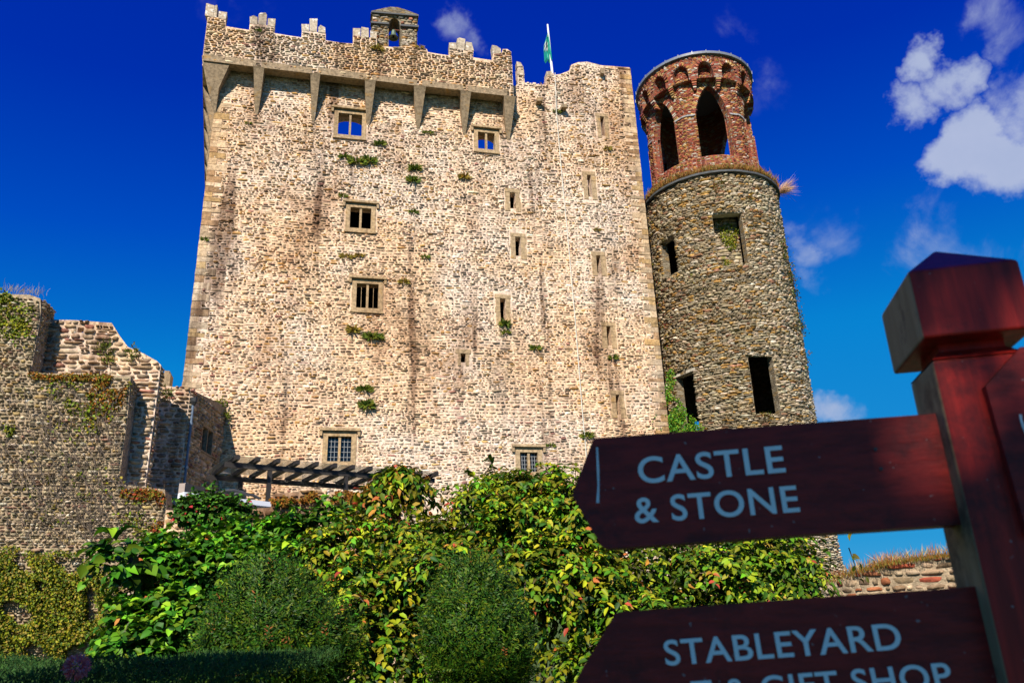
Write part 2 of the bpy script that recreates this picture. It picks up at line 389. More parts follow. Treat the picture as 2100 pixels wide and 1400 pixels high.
def zone_keep(u, z):
    st_ = max([math.exp(-((u-a)/w)**2) if z0 < z < z1 else 0 for a, z0, z1, w in STREAK])*7
    a = mnoise.noise(Vector((u*.22, z*.16, 1.7))); b_ = mnoise.noise(Vector((u*.55, z*.07, 9.2))); k = mnoise.noise(Vector((u*.8, z*.9, 4.4)))
    och = 1+5*max(0, a)*2+(1.5 if u < 5 else 0); drk = 1+7*max(0, b_-.05)*2+3*max(0, k-.2)+st_; mar = 2.2 if z < 15 else .8
    lt = 1+3*max(0, -a)+(1.2 if u > 15 else 0)
    return np.array([1, lt, drk, och, mar, drk, 1+och*.2, lt])

# ================================================================== ground
def mound(x, y):
    q = np.stack([x, y], -1)-P0[:2]; u = q@KD[:2]; o = q@KN[:2]
    s = lambda a: 1/(1+np.exp(-a))
    h = 4.4*s((3.2-o)/1.0)*s((u+24)/2)*s((19-u)/1.4)
    return h+1.2*s((4-o)/2)*s((u-15)/3)*s((60-u)/4)
gx = np.concatenate([[-900, -300, -100], np.linspace(-50, 60, 90), [120, 300, 900]]); gy = np.concatenate([[-900, -200, -60], np.linspace(-20, 80, 80), [150, 400, 1500]])
X, Y = np.meshgrid(gx, gy); Zg = mound(X, Y)
V = np.stack([X, Y, Zg], -1).reshape(-1, 3); nx = len(gx)
Fg = np.array([(j*nx+i, j*nx+i+1, (j+1)*nx+i+1, (j+1)*nx+i) for j in range(len(gy)-1) for i in range(nx-1)])
M_ground = mat_plain('lawn', (.035, .06, .015), .95, .5, 2)
obj('ground', mesh('ground', V, Fg, M_ground, smooth=True), kind='structure')

# ================================================================== the keep
keep = thing('castle_keep', 'tall cream rubble stone castle keep with corbelled battlements and small windows', 'castle', kp(11, 4, -6))
UL, UR = -.06, 22.87
def pxl(pts, off=0.0): return [uz(x, y, off) for x, y in pts]
top_r = pxl([(1061, 136), (1073, 137), (1076, 170), (1098, 173), (1121, 174), (1121, 147), (1135, 150), (1137, 154), (1150, 152), (1168, 145), (1172, 133), (1185, 128), (1205, 127), (1230, 134), (1287, 138)])
top_r[-1] = (UR, top_r[-1][1])
PU1 = uz(1053, 190, .75)[0]        # right end of the parapet
face = [(UL, -.2), (UR, -.2)]+top_r[::-1]+[(top_r[0][0], 30.6), (UL, 30.6)]
def wrect(x0, y0, x1, y1):
    a = uz(x0, y0); b = uz(x1, y1); return a[0], b[0], b[1], a[1]      # u0,u1,z0,z1
SLW = 3
WIN = dict(w1=wrect(694, 231, 742, 281), w2=wrect(979, 270, 1016, 309), w3=wrect(718, 424, 761, 471), w4=wrect(731, 580, 776, 634), w5=wrect(672, 893, 720, 947), w6=wrect(1065, 926, 1105, 968))
SLIT = dict(s1=wrect(1047, 395, 1056, 428), s2=wrect(1058, 486, 1067, 525), s3=wrect(1027, 612, 1036, 660), s4=wrect(947, 725, 953, 743), s5=wrect(1232, 240, 1240, 279),
            s6=wrect(1205, 359, 1213, 404), s7=wrect(1224, 524, 1232, 560), s8=wrect(1245, 669, 1253, 708), s9=wrect(1264, 809, 1271, 850))
SLIT = {k: (r[0]-.05, r[1]+.05, r[2], r[3]) for k, r in SLIT.items()}
holes = [rect(*r) for r in list(WIN.values())+list(SLIT.values())]
slab(face, holes, kp, 0.0, -.5).build('wall', MM_keep, keep)
mb = MB()
kbox(mb, UL, UL+.8, -.2, 30.4, -.502, -13); kbox(mb, UR-.8, UR, -.2, 31.5, -.502, -13); kbox(mb, UL, UR, -.2, 30.2, -13.003, -14)
mb.build('wall', MM_keep, keep)
mb = MB(); kbox(mb, UL+.803, UR-.803, 24.3, 24.7, -.503, -13); mb.build('roof_slab', M_dark, keep)  # unseen slab added so sky light stays out of the rooms below
mb = MB(); kbox(mb, UL+.9, UR-.9, 3.2, 24.2, -2.6, -2.7); mb.build('shade_backing', M_dark, keep)  # near-black sheet, puts the shade of the rooms into colour behind lower windows
# frames of windows: rubble keeps clear of them
block = []
def frame_box(r, m): return (r[0]-m, r[1]+m, r[2]-m, r[3]+m)
for r in WIN.values(): block.append((r[0]-.26, r[1]+.26, r[2]-.16, r[3]+.28))
for k_, r in SLIT.items(): block.append((r[0]-.3, r[1]+.3, r[2]-.22, r[3]+.24))
# quoins
q_mb = []
def quoins(parent, u, sgn, z0, z1, mat, off=0.0, mf=kp, L_=(.35, .75), H=(.2, .4)):
    z = z0; i = 0; ivl = []
    while z < z1:
        h = min(random.uniform(*H), z1-z); l = L_[i % 2]*random.uniform(.85, 1.15); i += 1
        if h < .12: break
        a, b = (u-.03*sgn, u+sgn*l); a, b = min(a, b), max(a, b)
        mb = MB(); d = random.uniform(.015, .04); g = .012
        U = np.array([a, b, b, a]*2)+rng.uniform(-.012, .012, 8); Zz = np.array([z+g, z+g, z+h-g, z+h-g]*2)+rng.uniform(-.01, .01, 8)
        c = np.array(random.choice([(.46, .36, .25), (.50, .40, .29), (.38, .27, .14), (.34, .27, .19), (.3, .2, .12)]))*random.uniform(.8, 1.2)
        mb.box8(mf(U, Zz, np.array([off-.2]*4+[off+d]*4)), c); mb.build('quoin', mat, parent)
        ivl.append((a, b, z, z+h)); z += h
    return ivl
ql = quoins(keep, UL, 1, 6.5, 29.5, MS_keep); qr = quoins(keep, UR, -1, 6.5, top_r[-1][1]-.1, MS_keep, L_=(.3, .7), H=(.18, .4))
rects = courses(poly_iv(face, block+ql+qr), 5.5, 33.5, h=(.06, .17), w=(.11, .44), wob=.13, split=.3)
rects = [r for r in rects if not (r[0] < PU1-.3 and r[1] > 29.35)]
P, c = make_stones(rects, PAL_KEEP, WT_KEEP, kp, (.01, .06), .017, jit=.28, rough=.014, zone=zone_keep, flush=.4)
keepstones = (P, c)
# parapet
OFF = .75
par_top = pxl([(418, 55), (421, 33), (436, 36), (445, 36), (463, 41), (462, 54), (486, 58), (511, 62), (512, 48), (563, 54), (562, 68), (590, 73), (618, 77), (619, 63), (668, 68), (668, 83), (700, 88), (724, 90), (724, 74),
               (773, 79), (773, 94), (805, 97), (852, 94), (866, 98), (875, 101), (878, 107), (900, 111), (922, 114), (922, 100), (938, 101), (954, 104), (971, 105), (970, 118), (990, 121), (1010, 124), (1011, 109), (1029, 110), (1031, 101), (1040, 101), (1048, 106), (1050, 128)], OFF)
pl, pz = uz(414, 128, OFF); PB = 29.25
par_top = [(max(u, pl), z) for u, z in par_top]
par = [(pl, PB), (PU1, PB)]+[(min(u, PU1), z) for u, z in par_top[::-1]]
slab(par, [], kp, OFF, OFF-.4).build('parapet_wall', MM_keep, keep)
rects = courses(poly_iv(par, []), PB, 33.5, h=(.09, .19), w=(.14, .42), wob=.04)
P2, c2 = make_stones(rects, [(.46, .36, .25), (.56, .47, .35), (.27, .215, .15), (.36, .22, .09), (.22, .12, .09), (.17, .14, .11), (.40, .29, .19)], [24, 14, 18, 12, 5, 10, 20], lambda u, v, w: kp(u, v, w+OFF), (.02, .07), .012)
P = np.concatenate([keepstones[0], P2]); c = np.concatenate([keepstones[1], c2])
place_stones(P, c, MS_keep, keep)
def skbox(mb, u0, u1, z0, z1, o0, o1, jit=0.0):
    U = np.array([u0, u1, u1, u0]*2); Z = np.array([z0, z0, z1, z1]*2); O = np.array([o0]*4+[o1]*4)
    mb.box8(kp(U-.12*(OFF-O), Z, O))
# walkway slab above the machicolation, lintels, corbels
mb = MB(); kbox(mb, pl+.05, PU1, PB+.35, PB+.55, .003, OFF-.403); skbox(mb, pl+.05, UL-.003+.2, PB+.35, PB+.55, -.01, -12.9); mb.build('walkway', M_dark, keep)  # slab coloured near-black to carry the shade of the recess
def hexa(mb, sec, c=None):   # loft of rectangular sections: (z, u0,u1, o0,o1)
    V = []; Fc = []
    for z, u0, u1, o0, o1 in sec: V += list(kp(np.array([u0, u1, u1, u0]), np.full(4, z), np.array([o0, o0, o1, o1])))
    n = len(sec)
    for i in range(n-1):
        for j in range(4): Fc.append((4*i+j, 4*i+(j+1) % 4, 4*i+4+(j+1) % 4, 4*i+4+j))
    Fc += [(3, 2, 1, 0), tuple(4*(n-1)+j for j in range(4))]; mb.add(V, Fc, c)
cx = [(519, 541, 236), (636, 656, 250), (748, 770, 257), (849, 873, 264), (945, 966, 277), (1034, 1057, 288)]
cu = []
for a, b, ty in cx:
    u0, zt = uz(a, 150+(a-519)*.113, OFF); u1, _ = uz(b, 150+(a-519)*.113, OFF); uc = (u0+u1)/2; zt = PB-.02
    _, zb = uz((a+b)/2, ty); hw = (u1-u0)/2; cu.append((u0, u1)); n_ = 3; mb = MB()
    pr = lambda t: .03+(OFF-.01)*t**.95; wd = lambda t: .07+(hw-.07)*t**.8
    for i in range(n_):
        t1, t0 = 1-i/n_, 1-(i+1)/n_; g = .006
        z1, z0 = zb+(zt-zb)*t1, zb+(zt-zb)*t0+.012
        tm = (t0+t1)/2
        hexa(mb, [(z0, uc-wd(t0), uc+wd(t0), -.02, pr(t0)), ((z0+z1)/2, uc-wd(tm), uc+wd(tm), -.02, pr(tm)), (z1-.1 if i == 0 else z1-.02, uc-wd(t1), uc+wd(t1), -.02, pr(t1)), (z1, uc-wd(t1)*(1.1 if i == 0 else 1), uc+wd(t1)*(1.1 if i == 0 else 1), -.02, pr(t1)+(.05 if i == 0 else 0))])
    mb.build('corbel', MS_dress, keep)
ends = [pl+.06]+[x for a in cu for x in ((a[0]+a[1])/2-.16, (a[0]+a[1])/2+.12)]
for i in range(len(cu)):
    a = ends[2*i]; b = ends[2*i+1]; mb = MB()
    kbox(mb, a, b, PB-.05+random.uniform(-.02, .02), PB+.34+random.uniform(-.03, .03), OFF-.5, OFF+.06, jit=.02); mb.build('lintel', MS_dress, keep)
mb = MB(); _, zb = uz(441, 233)
zt = PB-.02
hexa(mb, [(zb, UL-.03, UL+.05, -.05, .03), (zb+(zt-zb)*.5, UL-.42, UL+.14, -.3, .42), (zt-.12, pl+.03, UL+.55, -.5, OFF-.02), (zt+.3, pl-.03, UL+.6, -.5, OFF+.03)])
mb.build('corner_corbel', MS_dress, keep)
# left side parapet and its corbels
mb = MB(); skbox(mb, pl, pl+.38, PB, 31.3, OFF-.403, -12.9)
for k in range(6): skbox(mb, pl, pl+.38, 31.303, 31.9, -1.3-2*k, -2.2-2*k)
skbox(mb, pl+.8, pl+1.6, -.2, 29.2, -.6, -12.9)
mb.build('side_parapet', MM_keep, keep)
for k in range(6):
    o = -1.6-1.9*k; mb = MB(); zt = PB-.02; zb = PB-2.7
    Ov = np.array([o-.1, o+.1, o+.1, o-.1, o-.3, o+.3, o+.3, o-.3]); V = kp(np.array([UL+.02, UL+.02, UL-.06, UL-.06]*1+[UL+.02, UL+.02, pl+.02, pl+.02])-.12*(OFF-Ov), np.array([zb]*4+[zt]*4), Ov)
    mb.box8(V); mb.build('corbel', MS_dress, keep)
# coping stones of the merlons
def prism_px(pts, off, th, parent, name, mat, mf=kp, jit=.01, col=None):
    uv = pxl(pts, off); mb = slab(uv, [], kp, off, off-th)
    if col is not None: mb.C = [np.tile(np.array(col, float), (len(v), 1)) for v in mb.V]
    for v in mb.V: v += rng.normal(0, jit, v.shape)
    return mb.build(name, mat, parent)
COPE = [[(423, 8), (440, 11), (436, 36), (421, 33)], [(440.5, 13), (443, 10), (446.5, 11), (444, 37), (437, 36)], [(449, 23), (465, 25), (463, 40), (447, 37)],
        [(513, 36), (521, 32), (529, 36), (528.5, 49), (512, 48)], [(530, 29), (534, 25), (544, 27), (547, 31), (545.5, 52), (530, 49)], [(549, 37.5), (565, 39), (563.5, 55), (548, 52)],
        [(618, 49), (634, 50), (633.5, 64), (619, 63)], [(635, 38), (651, 40), (649.5, 66), (635, 64)], [(653, 56), (658, 52), (668, 58), (667.5, 68), (652, 66)],
        [(724, 58), (739, 59), (739, 75), (724, 74)], [(741, 56), (756, 57), (757.5, 78), (741, 77)], [(759, 63), (773, 65), (773, 79), (760, 78)],
        [(921, 88), (934, 88), (938, 101), (922, 100)], [(937, 80), (942, 77), (954, 79), (953.5, 103), (939, 101)], [(955.5, 87), (968, 88), (971, 105), (954, 104)],
        [(1009, 93), (1018, 94), (1027, 101), (1028, 110), (1011, 109)]]
for q in COPE: prism_px(q, OFF+.02, .42, keep, 'coping_stone', MS_white, jit=.014)
for q in [[(1060, 127), (1068, 129), (1072, 137), (1060, 137)], [(1062, 137), (1073, 138), (1076, 155), (1062, 152)], [(1121, 147), (1131, 146), (1135, 158), (1122, 160)]]:
    prism_px(q, .03, .4, keep, 'coping_stone', MS_white)
# capping turf slab of right end
mb = MB(); a = uz(1172, 131); b = uz(1262, 136)
mb.tube([kp(a[0], a[1]+.02, -.3), kp(a[0]+.9, a[1]+.28, -.3), kp(b[0]-1.2, b[1]+.1, -.3), kp(b[0], b[1]-.02, -.3)], [.06, .16, .14, .05], 6); mb.build('roof_slab', M_slate, keep)
# two projecting stubs
for x, y in ((1103, 213), (1153, 226)):
    u, z = uz(x, y); mb = MB(); kbox(mb, u-.14, u+.16, z-.1, z+.12, -.02, .42, jit=.02); mb.build('projecting_stone', MS_dress, keep)
    u, z = uz(1232, 150)
mb = MB(); kbox(mb, u-.1, u+.12, z-.25, z+.1, -.02, .3, jit=.03); mb.build('projecting_stone', MS_dress, keep)

def window(r, lights=2, bars=0, rows=0, hood=True, glass=True, open_sky=False, parent=keep, mf=kp):
    u0, u1, z0, z1 = r; j = .2
    w = slab([(u0-j, z0-.14), (u1+j, z0-.14), (u1+j, z1+.2), (u0-j, z1+.2)], [rect(u0+.02, u1-.02, z0+.02, z1-.02)], mf, .035, -.32).build('window', MS_frame, parent)
    wl = w.location
    def sub(mb, name, mat):
        o = mb.build(name, mat); o.parent = w; o.location = -Vector(keep.location)-Vector(wl); return o
    if lights == 2:
        um = (u0+u1)/2; mb = MB(); kbox(mb, um-.055, um+.055, z0+.021, z1-.021, -.22, -.02); sub(mb, 'mullion', MS_frame)
    if hood:
        mb = MB(); kbox(mb, u0-.36, u1+.36, z1+.22, z1+.34, -.02, .17); kbox(mb, u0-.36, u0-.24, z1-.02, z1+.219, -.02, .13); kbox(mb, u1+.24, u1+.36, z1-.02, z1+.219, -.02, .13)
        sub(mb, 'hood_mould', MS_frame)
    mb = MB(); kbox(mb, u0-.24, u1+.24, z0-.24, z0-.142, -.02, .1, jit=.01); sub(mb, 'sill', MS_frame)
    if bars:
        mb = MB()
        half = [(u0+.02, (u0+u1)/2-.055), ((u0+u1)/2+.055, u1-.02)]
        for a, b in half:
            for k in range(1, bars):
                x = a+(b-a)*k/bars; kbox(mb, x-.009, x+.009, z0+.02, z1-.02, -.16, -.13)
            for k in range(1, rows):
                z = z0+(z1-z0)*k/rows; kbox(mb, a, b, z-.008, z+.008, -.155, -.125)
        sub(mb, 'glazing_bars', M_gbar if rows else MS_frame)
    if glass:
        mb = MB(); kbox(mb, u0, u1, z0, z1, -.24, -.25); sub(mb, 'pane', M_glass)
    if open_sky:
        n = 9; arc = [(u1-.04+.14, z0-.1)]+[((u0+u1)/2+((u1-u0)/2+.1)*math.cos(t), z1-.42+.36*math.sin(t)) for t in np.linspace(0, math.pi, n)]+[(u0-.1, z0-.1)]
        slab([(u0-.6, z0-.7), (u1+.6, z0-.7), (u1+.6, z1+.9), (u0-.6, z1+.9)], [arc], mf, -.503, -.62).build('rear_arch', MM_keep, parent)
    return w
window(WIN['w1'], glass=False, open_sky=True); window(WIN['w2'], glass=False, open_sky=True); window(WIN['w3'], glass=False)
window(WIN['w4'], bars=2, glass=False); window(WIN['w5'], bars=3, rows=5); window(WIN['w6'], bars=3, rows=5)
for k_, (u0, u1, z0, z1) in SLIT.items():
    big = k_ not in ('s4',)
    m_ = .26 if big else .15
    zs = [z0-.18, z0+(z1-z0)*random.uniform(.3, .42), z0+(z1-z0)*random.uniform(.6, .75), z1]
    for sgn in (-1, 1):
        for i in range(3):
            ww = m_*random.uniform(.8, 1.25); a, b = (u0-ww, u0-.004) if sgn < 0 else (u1+.004, u1+ww)
            mb = MB(); kbox(mb, a, b, zs[i]+.008, zs[i+1]-.008, -.28, random.uniform(.02, .035), jit=.008); mb.build('surround_stone', MS_frame, keep)
    mb = MB(); kbox(mb, u0-.26, u1+.26, z1+.01, z1+.22, -.28, .035, jit=.012); mb.build('surround_stone', MS_frame, keep)

# ---------------- bellcote
BO = .3
bc_out = pxl([(762, 125), (763, 28), (767, 23), (852, 31), (856, 33), (855, 125)], BO)
arch = pxl([(797, 118), (797, 52), (799, 44), (803, 39), (808, 37), (814, 39), (819, 45), (821, 54), (822, 120)], BO)
bm = slab(bc_out, [arch], kp, BO, BO-1.0)
bell_cote = bm.build('bellcote', MM_drum, keep)
ba = [min(p[0] for p in arch), max(p[0] for p in arch), min(p[1] for p in arch), max(p[1] for p in arch)]
rc = courses(poly_iv(bc_out, [(ba[0]-.02, ba[1]+.02, ba[2], ba[3]-.5), (ba[0]+.05, ba[1]-.05, ba[3]-.5, ba[3])]), bc_out[0][1], max(p[1] for p in bc_out), h=(.1, .2), w=(.15, .4))
P, c = make_stones(rc, [(.3, .25, .17), (.4, .34, .26), (.3, .17, .06), (.22, .19, .14), (.3, .12, .07)], [4, 2, 3, 3, 1], lambda u, v, w: kp(u, v, w+BO), (.02, .08), .012)
V = P.reshape(-1, 3); Fc = (SF[None]+17*np.arange(len(P))[:, None, None]).reshape(-1, 3)
o = obj('rubble', mesh('rubble', V, Fc, MS_drum, c.reshape(-1, 3)), None, kind='stuff'); o.parent = bell_cote; o.location = (0, 0, 0)
o.location = -Vector(keep.location)-Vector(bell_cote.location)
def subto(o, p):
    o.parent = p; l = Vector((0, 0, 0)); q = p
    while q is not None: l += q.location; q = q.parent
    o.location = -l; return o
a0, b0 = bc_out[2], bc_out[3]
rf = slab(pxl([(760, 31), (762, 25), (781, 21), (800, 17), (815, 18), (832, 23), (845, 28), (858, 33), (858, 38)], BO), [], kp, BO+.1, BO-.6); subto(rf.build('roof', MM_drum), bell_cote)
for q in ([(760, 48), (797, 51), (797, 54), (760, 51)], [(821, 54), (858, 56), (858, 60), (821, 57)], [(761, 27), (857, 35), (857, 37.5), (761, 29.5)]):
    subto(slab(pxl(q, BO), [], kp, BO+.16, BO-.2).build('cornice', M_slate), bell_cote)
# bell
u_, z_ = uz(807, 66, BO-.4); bp = kp(u_, z_, BO-.4)
bell = thing('bell', 'green bronze bell hanging in the arch of the bellcote', 'bell', bp)
prof = [(.03, .12), (.10, .1), (.13, 0), (.16, -.18), (.2, -.3), (.27, -.38), (.29, -.42), (.25, -.42), (.02, -.3)]
V = []; Fc = []; k = 20
for r_, h_ in prof:
    for j in range(k): t = 2*math.pi*j/k; V.append(bp+np.array([r_*math.cos(t), r_*math.sin(t), h_]))
for i in range(len(prof)-1):
    for j in range(k): Fc.append((i*k+j, i*k+(j+1) % k, (i+1)*k+(j+1) % k, (i+1)*k+j))
mb = MB(); mb.add(V, Fc); mb.build('bell_body', M_bronze, bell, smooth=True)
mb = MB(); mb.tube([kp(ba[0]-.05, z_+.15, BO-.4), kp(ba[1]+.05, z_+.15, BO-.4)], .035); mb.build('hanging_bar', mat_plain('rusty_iron', (.16, .05, .03), .8), bell)
mb = MB(); mb.tube([bp, bp-np.array([0, 0, .45])], [.02, .04]); mb.build('clapper', M_iron, bell)

# ---------------- flagpole, flag, cable
b = uz(1133, 152, -.3); t_ = uz(1123, 51, -.3)
mb = MB(); mb.tube([kp(b[0], b[1]-.3, -.3), kp(t_[0], t_[1], -.3)], [.075, .05], 8); fp = mb.build('flagpole', M_white); tag(fp, 'white flagpole standing on the castle roof beside the right battlement', 'flagpole')
fc = []; Vf = []; nu, nv = 9, 14
x_top, x_bot = (1121, 66), (1119, 126)
for j in range(nv):
    t = j/(nv-1); wpx = 2+10*min(1, t*2.2)*(1 if t < .95 else .8)
    xr = 1124.5+7.0*(66-66)/1+(t*60)*.098
    for i in range(nu):
        s = i/(nu-1); xx = xr-wpx*s; uu, zz = uz(xx, 66+60*t+3*s*(1-t), -.3); Vf.append(kp(uu, zz, -.3+.16*math.sin(s*9+t*2)*(.3+t)))
Fc = [(j*nu+i, j*nu+i+1, (j+1)*nu+i+1, (j+1)*nu+i) for j in range(nv-1) for i in range(nu-1)]
cf = np.tile(np.array([.01, .27, .20]), (nu*nv, 1))
for j in range(nv):
    for i in range(nu):
        if 5 <= j <= 8 and 3 <= i <= 7: cf[j*nu+i] = (.03, .03, .03) if (i+j) % 2 else (.6, .6, .6)
fm, fn, fb, _ = newmat('flag_cloth'); a_ = fn.nodes.new('ShaderNodeAttribute'); a_.attribute_name = 'col'; fn.links.new(a_.outputs['Color'], fb.inputs['Base Color'])
fl = obj('flag', mesh('flag', Vf, Fc, fm, cf)); tag(fl, 'limp teal green flag with dark emblem hanging from the pole', 'flag')
pts = []
for x, y in ((1135, 158), (1141, 230), (1147, 300), (1155, 390), (1163, 470), (1171, 560), (1179, 650), (1186, 740), (1193, 830), (1203, 940)):
    u, z = uz(x, y, .12); pts.append(kp(u, z, .12+(.35 if y == 158 else 0)))
mb = MB(); mb.tube(pts, .022, 5); tag(mb.build('cable', mat_plain('pale_cable', (.6, .58, .5), .6)), 'thin pale cable running down the front of the keep', 'cable')

# ================================================================== round tower
TX, TY, TR = 12.5, 42.5, 3.9; TC = np.array([TX, TY]); TB = math.atan2(-TY, -TX)     # bearing that faces the camera
def cyl(phi, z, r):                           # phi: angle from the camera-facing line, + to the right
    a = TB+phi; return np.stack([TX+r*np.cos(a), TY+r*np.sin(a), z+0*phi], -1)
def chit(x, y, R):
    r = ray(x, y); o = EYE[:2]-TC; a = r[0]**2+r[1]**2; b = 2*(o@r[:2]); c_ = o@o-R*R; D = b*b-4*a*c_
    t = (-b-math.sqrt(max(D, 0)))/(2*a); p = EYE+r*t; ph = math.atan2(p[1]-TY, p[0]-TX)-TB
    return (ph+math.pi) % (2*math.pi)-math.pi, float(p[2])
tower = thing('round_tower', 'round grey stone ruin tower with red brick arched lantern on top', 'tower', (TX, TY, 1))
def drum(mb, ops, zb, zt, ro, ri, step=.05, rfun=lambda p, z: 0*p, p0=-math.pi, p1=math.pi):
    """ops: list of dict(p0,p1,lo(phi),hi(phi)); columns of wall with openings"""
    ph = list(np.arange(p0, p1, step))+[p1]
    for o in ops: ph += list(np.linspace(o['p0'], o['p1'], 13))
    ph = sorted(set(np.round(ph, 5)))
    ph = [p for i, p in enumerate(ph) if i == 0 or p-ph[i-1] > 1e-4]
    def quad(a, b, ra, rb, z):   # a,b phi ; z (za0,zb0,za1,zb1) ; ra,rb inner/outer radii for rows
        P = np.array([cyl(np.array(a), z[0], ra+rfun(a, z[0])), cyl(np.array(b), z[1], ra+rfun(b, z[1])), cyl(np.array(b), z[3], rb+rfun(b, z[3])), cyl(np.array(a), z[2], rb+rfun(a, z[2]))])
        mb.add(P, [(0, 1, 2, 3)])
    for i in range(len(ph)-1):
        a, b = ph[i], ph[i+1]; m = (a+b)/2
        act = sorted([o for o in ops if o['p0']-1e-6 < m < o['p1']+1e-6], key=lambda o: o['lo'](m))
        za, zb_ = zb, zb; segs = []
        for o in act:
            segs.append((za, zb_, o['lo'](a), o['lo'](b))); za, zb_ = o['hi'](a), o['hi'](b)
        segs.append((za, zb_, zt, zt))
        for k_, s_ in enumerate(segs):
            quad(a, b, ro, ro, s_); quad(b, a, ri, ri, (s_[1], s_[0], s_[3], s_[2]))
            if k_ > 0: quad(b, a, ro, ri, (s_[1], s_[0], s_[1], s_[0]))
            if k_ < len(segs)-1: quad(a, b, ro, ri, (s_[2], s_[3], s_[2], s_[3]))
        quad(a, b, ro, ri, (zt, zt, zt, zt)); quad(b, a, ro, ri, (zb, zb, zb, zb))
    for o in ops:
        for p, s in ((o['p0'], 1), (o['p1'], -1)):
            lo, hi = o['lo'](p), o['hi'](p)
            if hi-lo > .02:
                P = [cyl(np.array(p), lo, ro), cyl(np.array(p), lo, ri), cyl(np.array(p), hi, ri), cyl(np.array(p), hi, ro)]
                mb.add(np.array(P), [(0, 1, 2, 3) if s > 0 else (3, 2, 1, 0)])
def ring(mb, prof, k=96, jit=0):
    a = np.linspace(0, 2*math.pi, k, endpoint=False); V = []; n = len(prof)
    for r_, z_ in prof:
        for t in a: V.append((TX+(r_+random.uniform(-jit, jit))*math.cos(t), TY+(r_+random.uniform(-jit, jit))*math.sin(t), z_+random.uniform(-jit, jit)))
    mb.add(V, [(i*k+j, i*k+(j+1) % k, ((i+1) % n)*k+(j+1) % k, ((i+1) % n)*k+j) for i in range(n) for j in range(k)])
ZL = chit(1487, 350, TR+.25)[1]                # ledge height
print('ledge z', ZL)
def rop(x0, y0, x1, y1, R=TR):                 # opening from px of top-left and bottom-right
    a = chit(x0, y0, R); b = chit(x1, y1, R); lo, hi = b[1], a[1]
    return dict(p0=min(a[0], b[0]), p1=max(a[0], b[0]), lo=lambda p, v=lo: v, hi=lambda p, v=hi: v)
OA = rop(1460, 440, 1536, 543); OC = rop(1532, 726, 1603, 856)
OB = rop(1356, 506, 1391, 560); OB['hi'] = (lambda p, v=chit(1385, 480, TR)[1]: v); OB['lo'] = (lambda p, v=chit(1392, 556, TR)[1]: v)
OD = rop(1387, 788, 1435, 880); OD['hi'] = (lambda p, v=chit(1427, 758, TR)[1]: v)
def cfar(x, y, R_):
    r = ray(x, y); o = EYE[:2]-TC; a = r[0]**2+r[1]**2; b = 2*(o@r[:2]); c_ = o@o-R_*R_; t = (-b+math.sqrt(max(b*b-4*a*c_, 0)))/(2*a); q = EYE+r*t
    return ((math.atan2(q[1]-TY, q[0]-TX)-TB) % (2*math.pi)), float(q[2])
_bp, _bz = cfar(1436, 868, TR-.45); _bp = (_bp+math.pi) % (2*math.pi)-math.pi
BACK = dict(p0=_bp-.12, p1=_bp+.12, lo=lambda p: _bz-1.1, hi=lambda p: _bz+.25)
mb = MB(); drum(mb, [OA, OB, OC, OD, BACK], 5.0, ZL-.05, TR, TR-.45); ring(mb, [(TR-.44, .2), (TR+.44, .2), (TR, 5.001), (TR-.44, 5.002)])
mb.build('drum_wall', MM_drum, tower)
ops = [OA, OB, OC, OD]
for o in ops: print('op', {k: (v if not callable(v) else round(v(0), 2)) for k, v in o.items()})
hl = [(o['p0']*TR, o['p1']*TR, o['lo'](0), o['hi'](0)) for o in ops]
rc = courses(poly_iv(rect(-2.0*TR, 2.0*TR, .8, ZL-.1), hl), .8, ZL-.1, h=(.05, .14), w=(.14, .55), wob=.2, split=.1)
def mdrum(u, v, w): return cyl(u/TR, v, TR+w+np.maximum(0, 5.0-v)*.09)
def zone_drum(u, z):
    a = mnoise.noise(Vector((u*.3, z*.25, 5.5))); g = max(0, (u-1.2)/2)
    return np.array([1, 1+g, 1+5*max(0, a)*(1 if g < .3 else .4), 1, .6+2.2*g, 1, 1])
PAL_DR = [(.38, .31, .20), (.46, .38, .27), (.42, .25, .08), (.26, .21, .14), (.54, .47, .36), (.31, .24, .15), (.34, .18, .11)]
P, c = make_stones(rc, PAL_DR, [26, 16, 10, 14, 12, 14, 4], mdrum, (.03, .13), .007, inset=.72, rough=.035, jit=.28, zone=zone_drum)
place_stones(P, c, MS_drum, tower)
# lintels of openings
for o in ops:
    mb = MB(); hi = o['hi'](0)
    n = 4
    for i in range(1):
        pa, pb = o['p0']-.05, o['p1']+.05
        P = [cyl(np.array(p), z, r) for z in (hi-.02, hi+.13) for p, r in ((pa, TR+.09), (pb, TR+.09), (pb, TR-.38), (pa, TR-.38))]
        mb.box8(np.array(P))
    mb.build('lintel', mat_stone('pale_lintel', (.42, .38, .31), .2, .4, .3, .3) if 'pale_lintel' not in bpy.data.materials else bpy.data.materials['pale_lintel'], tower)
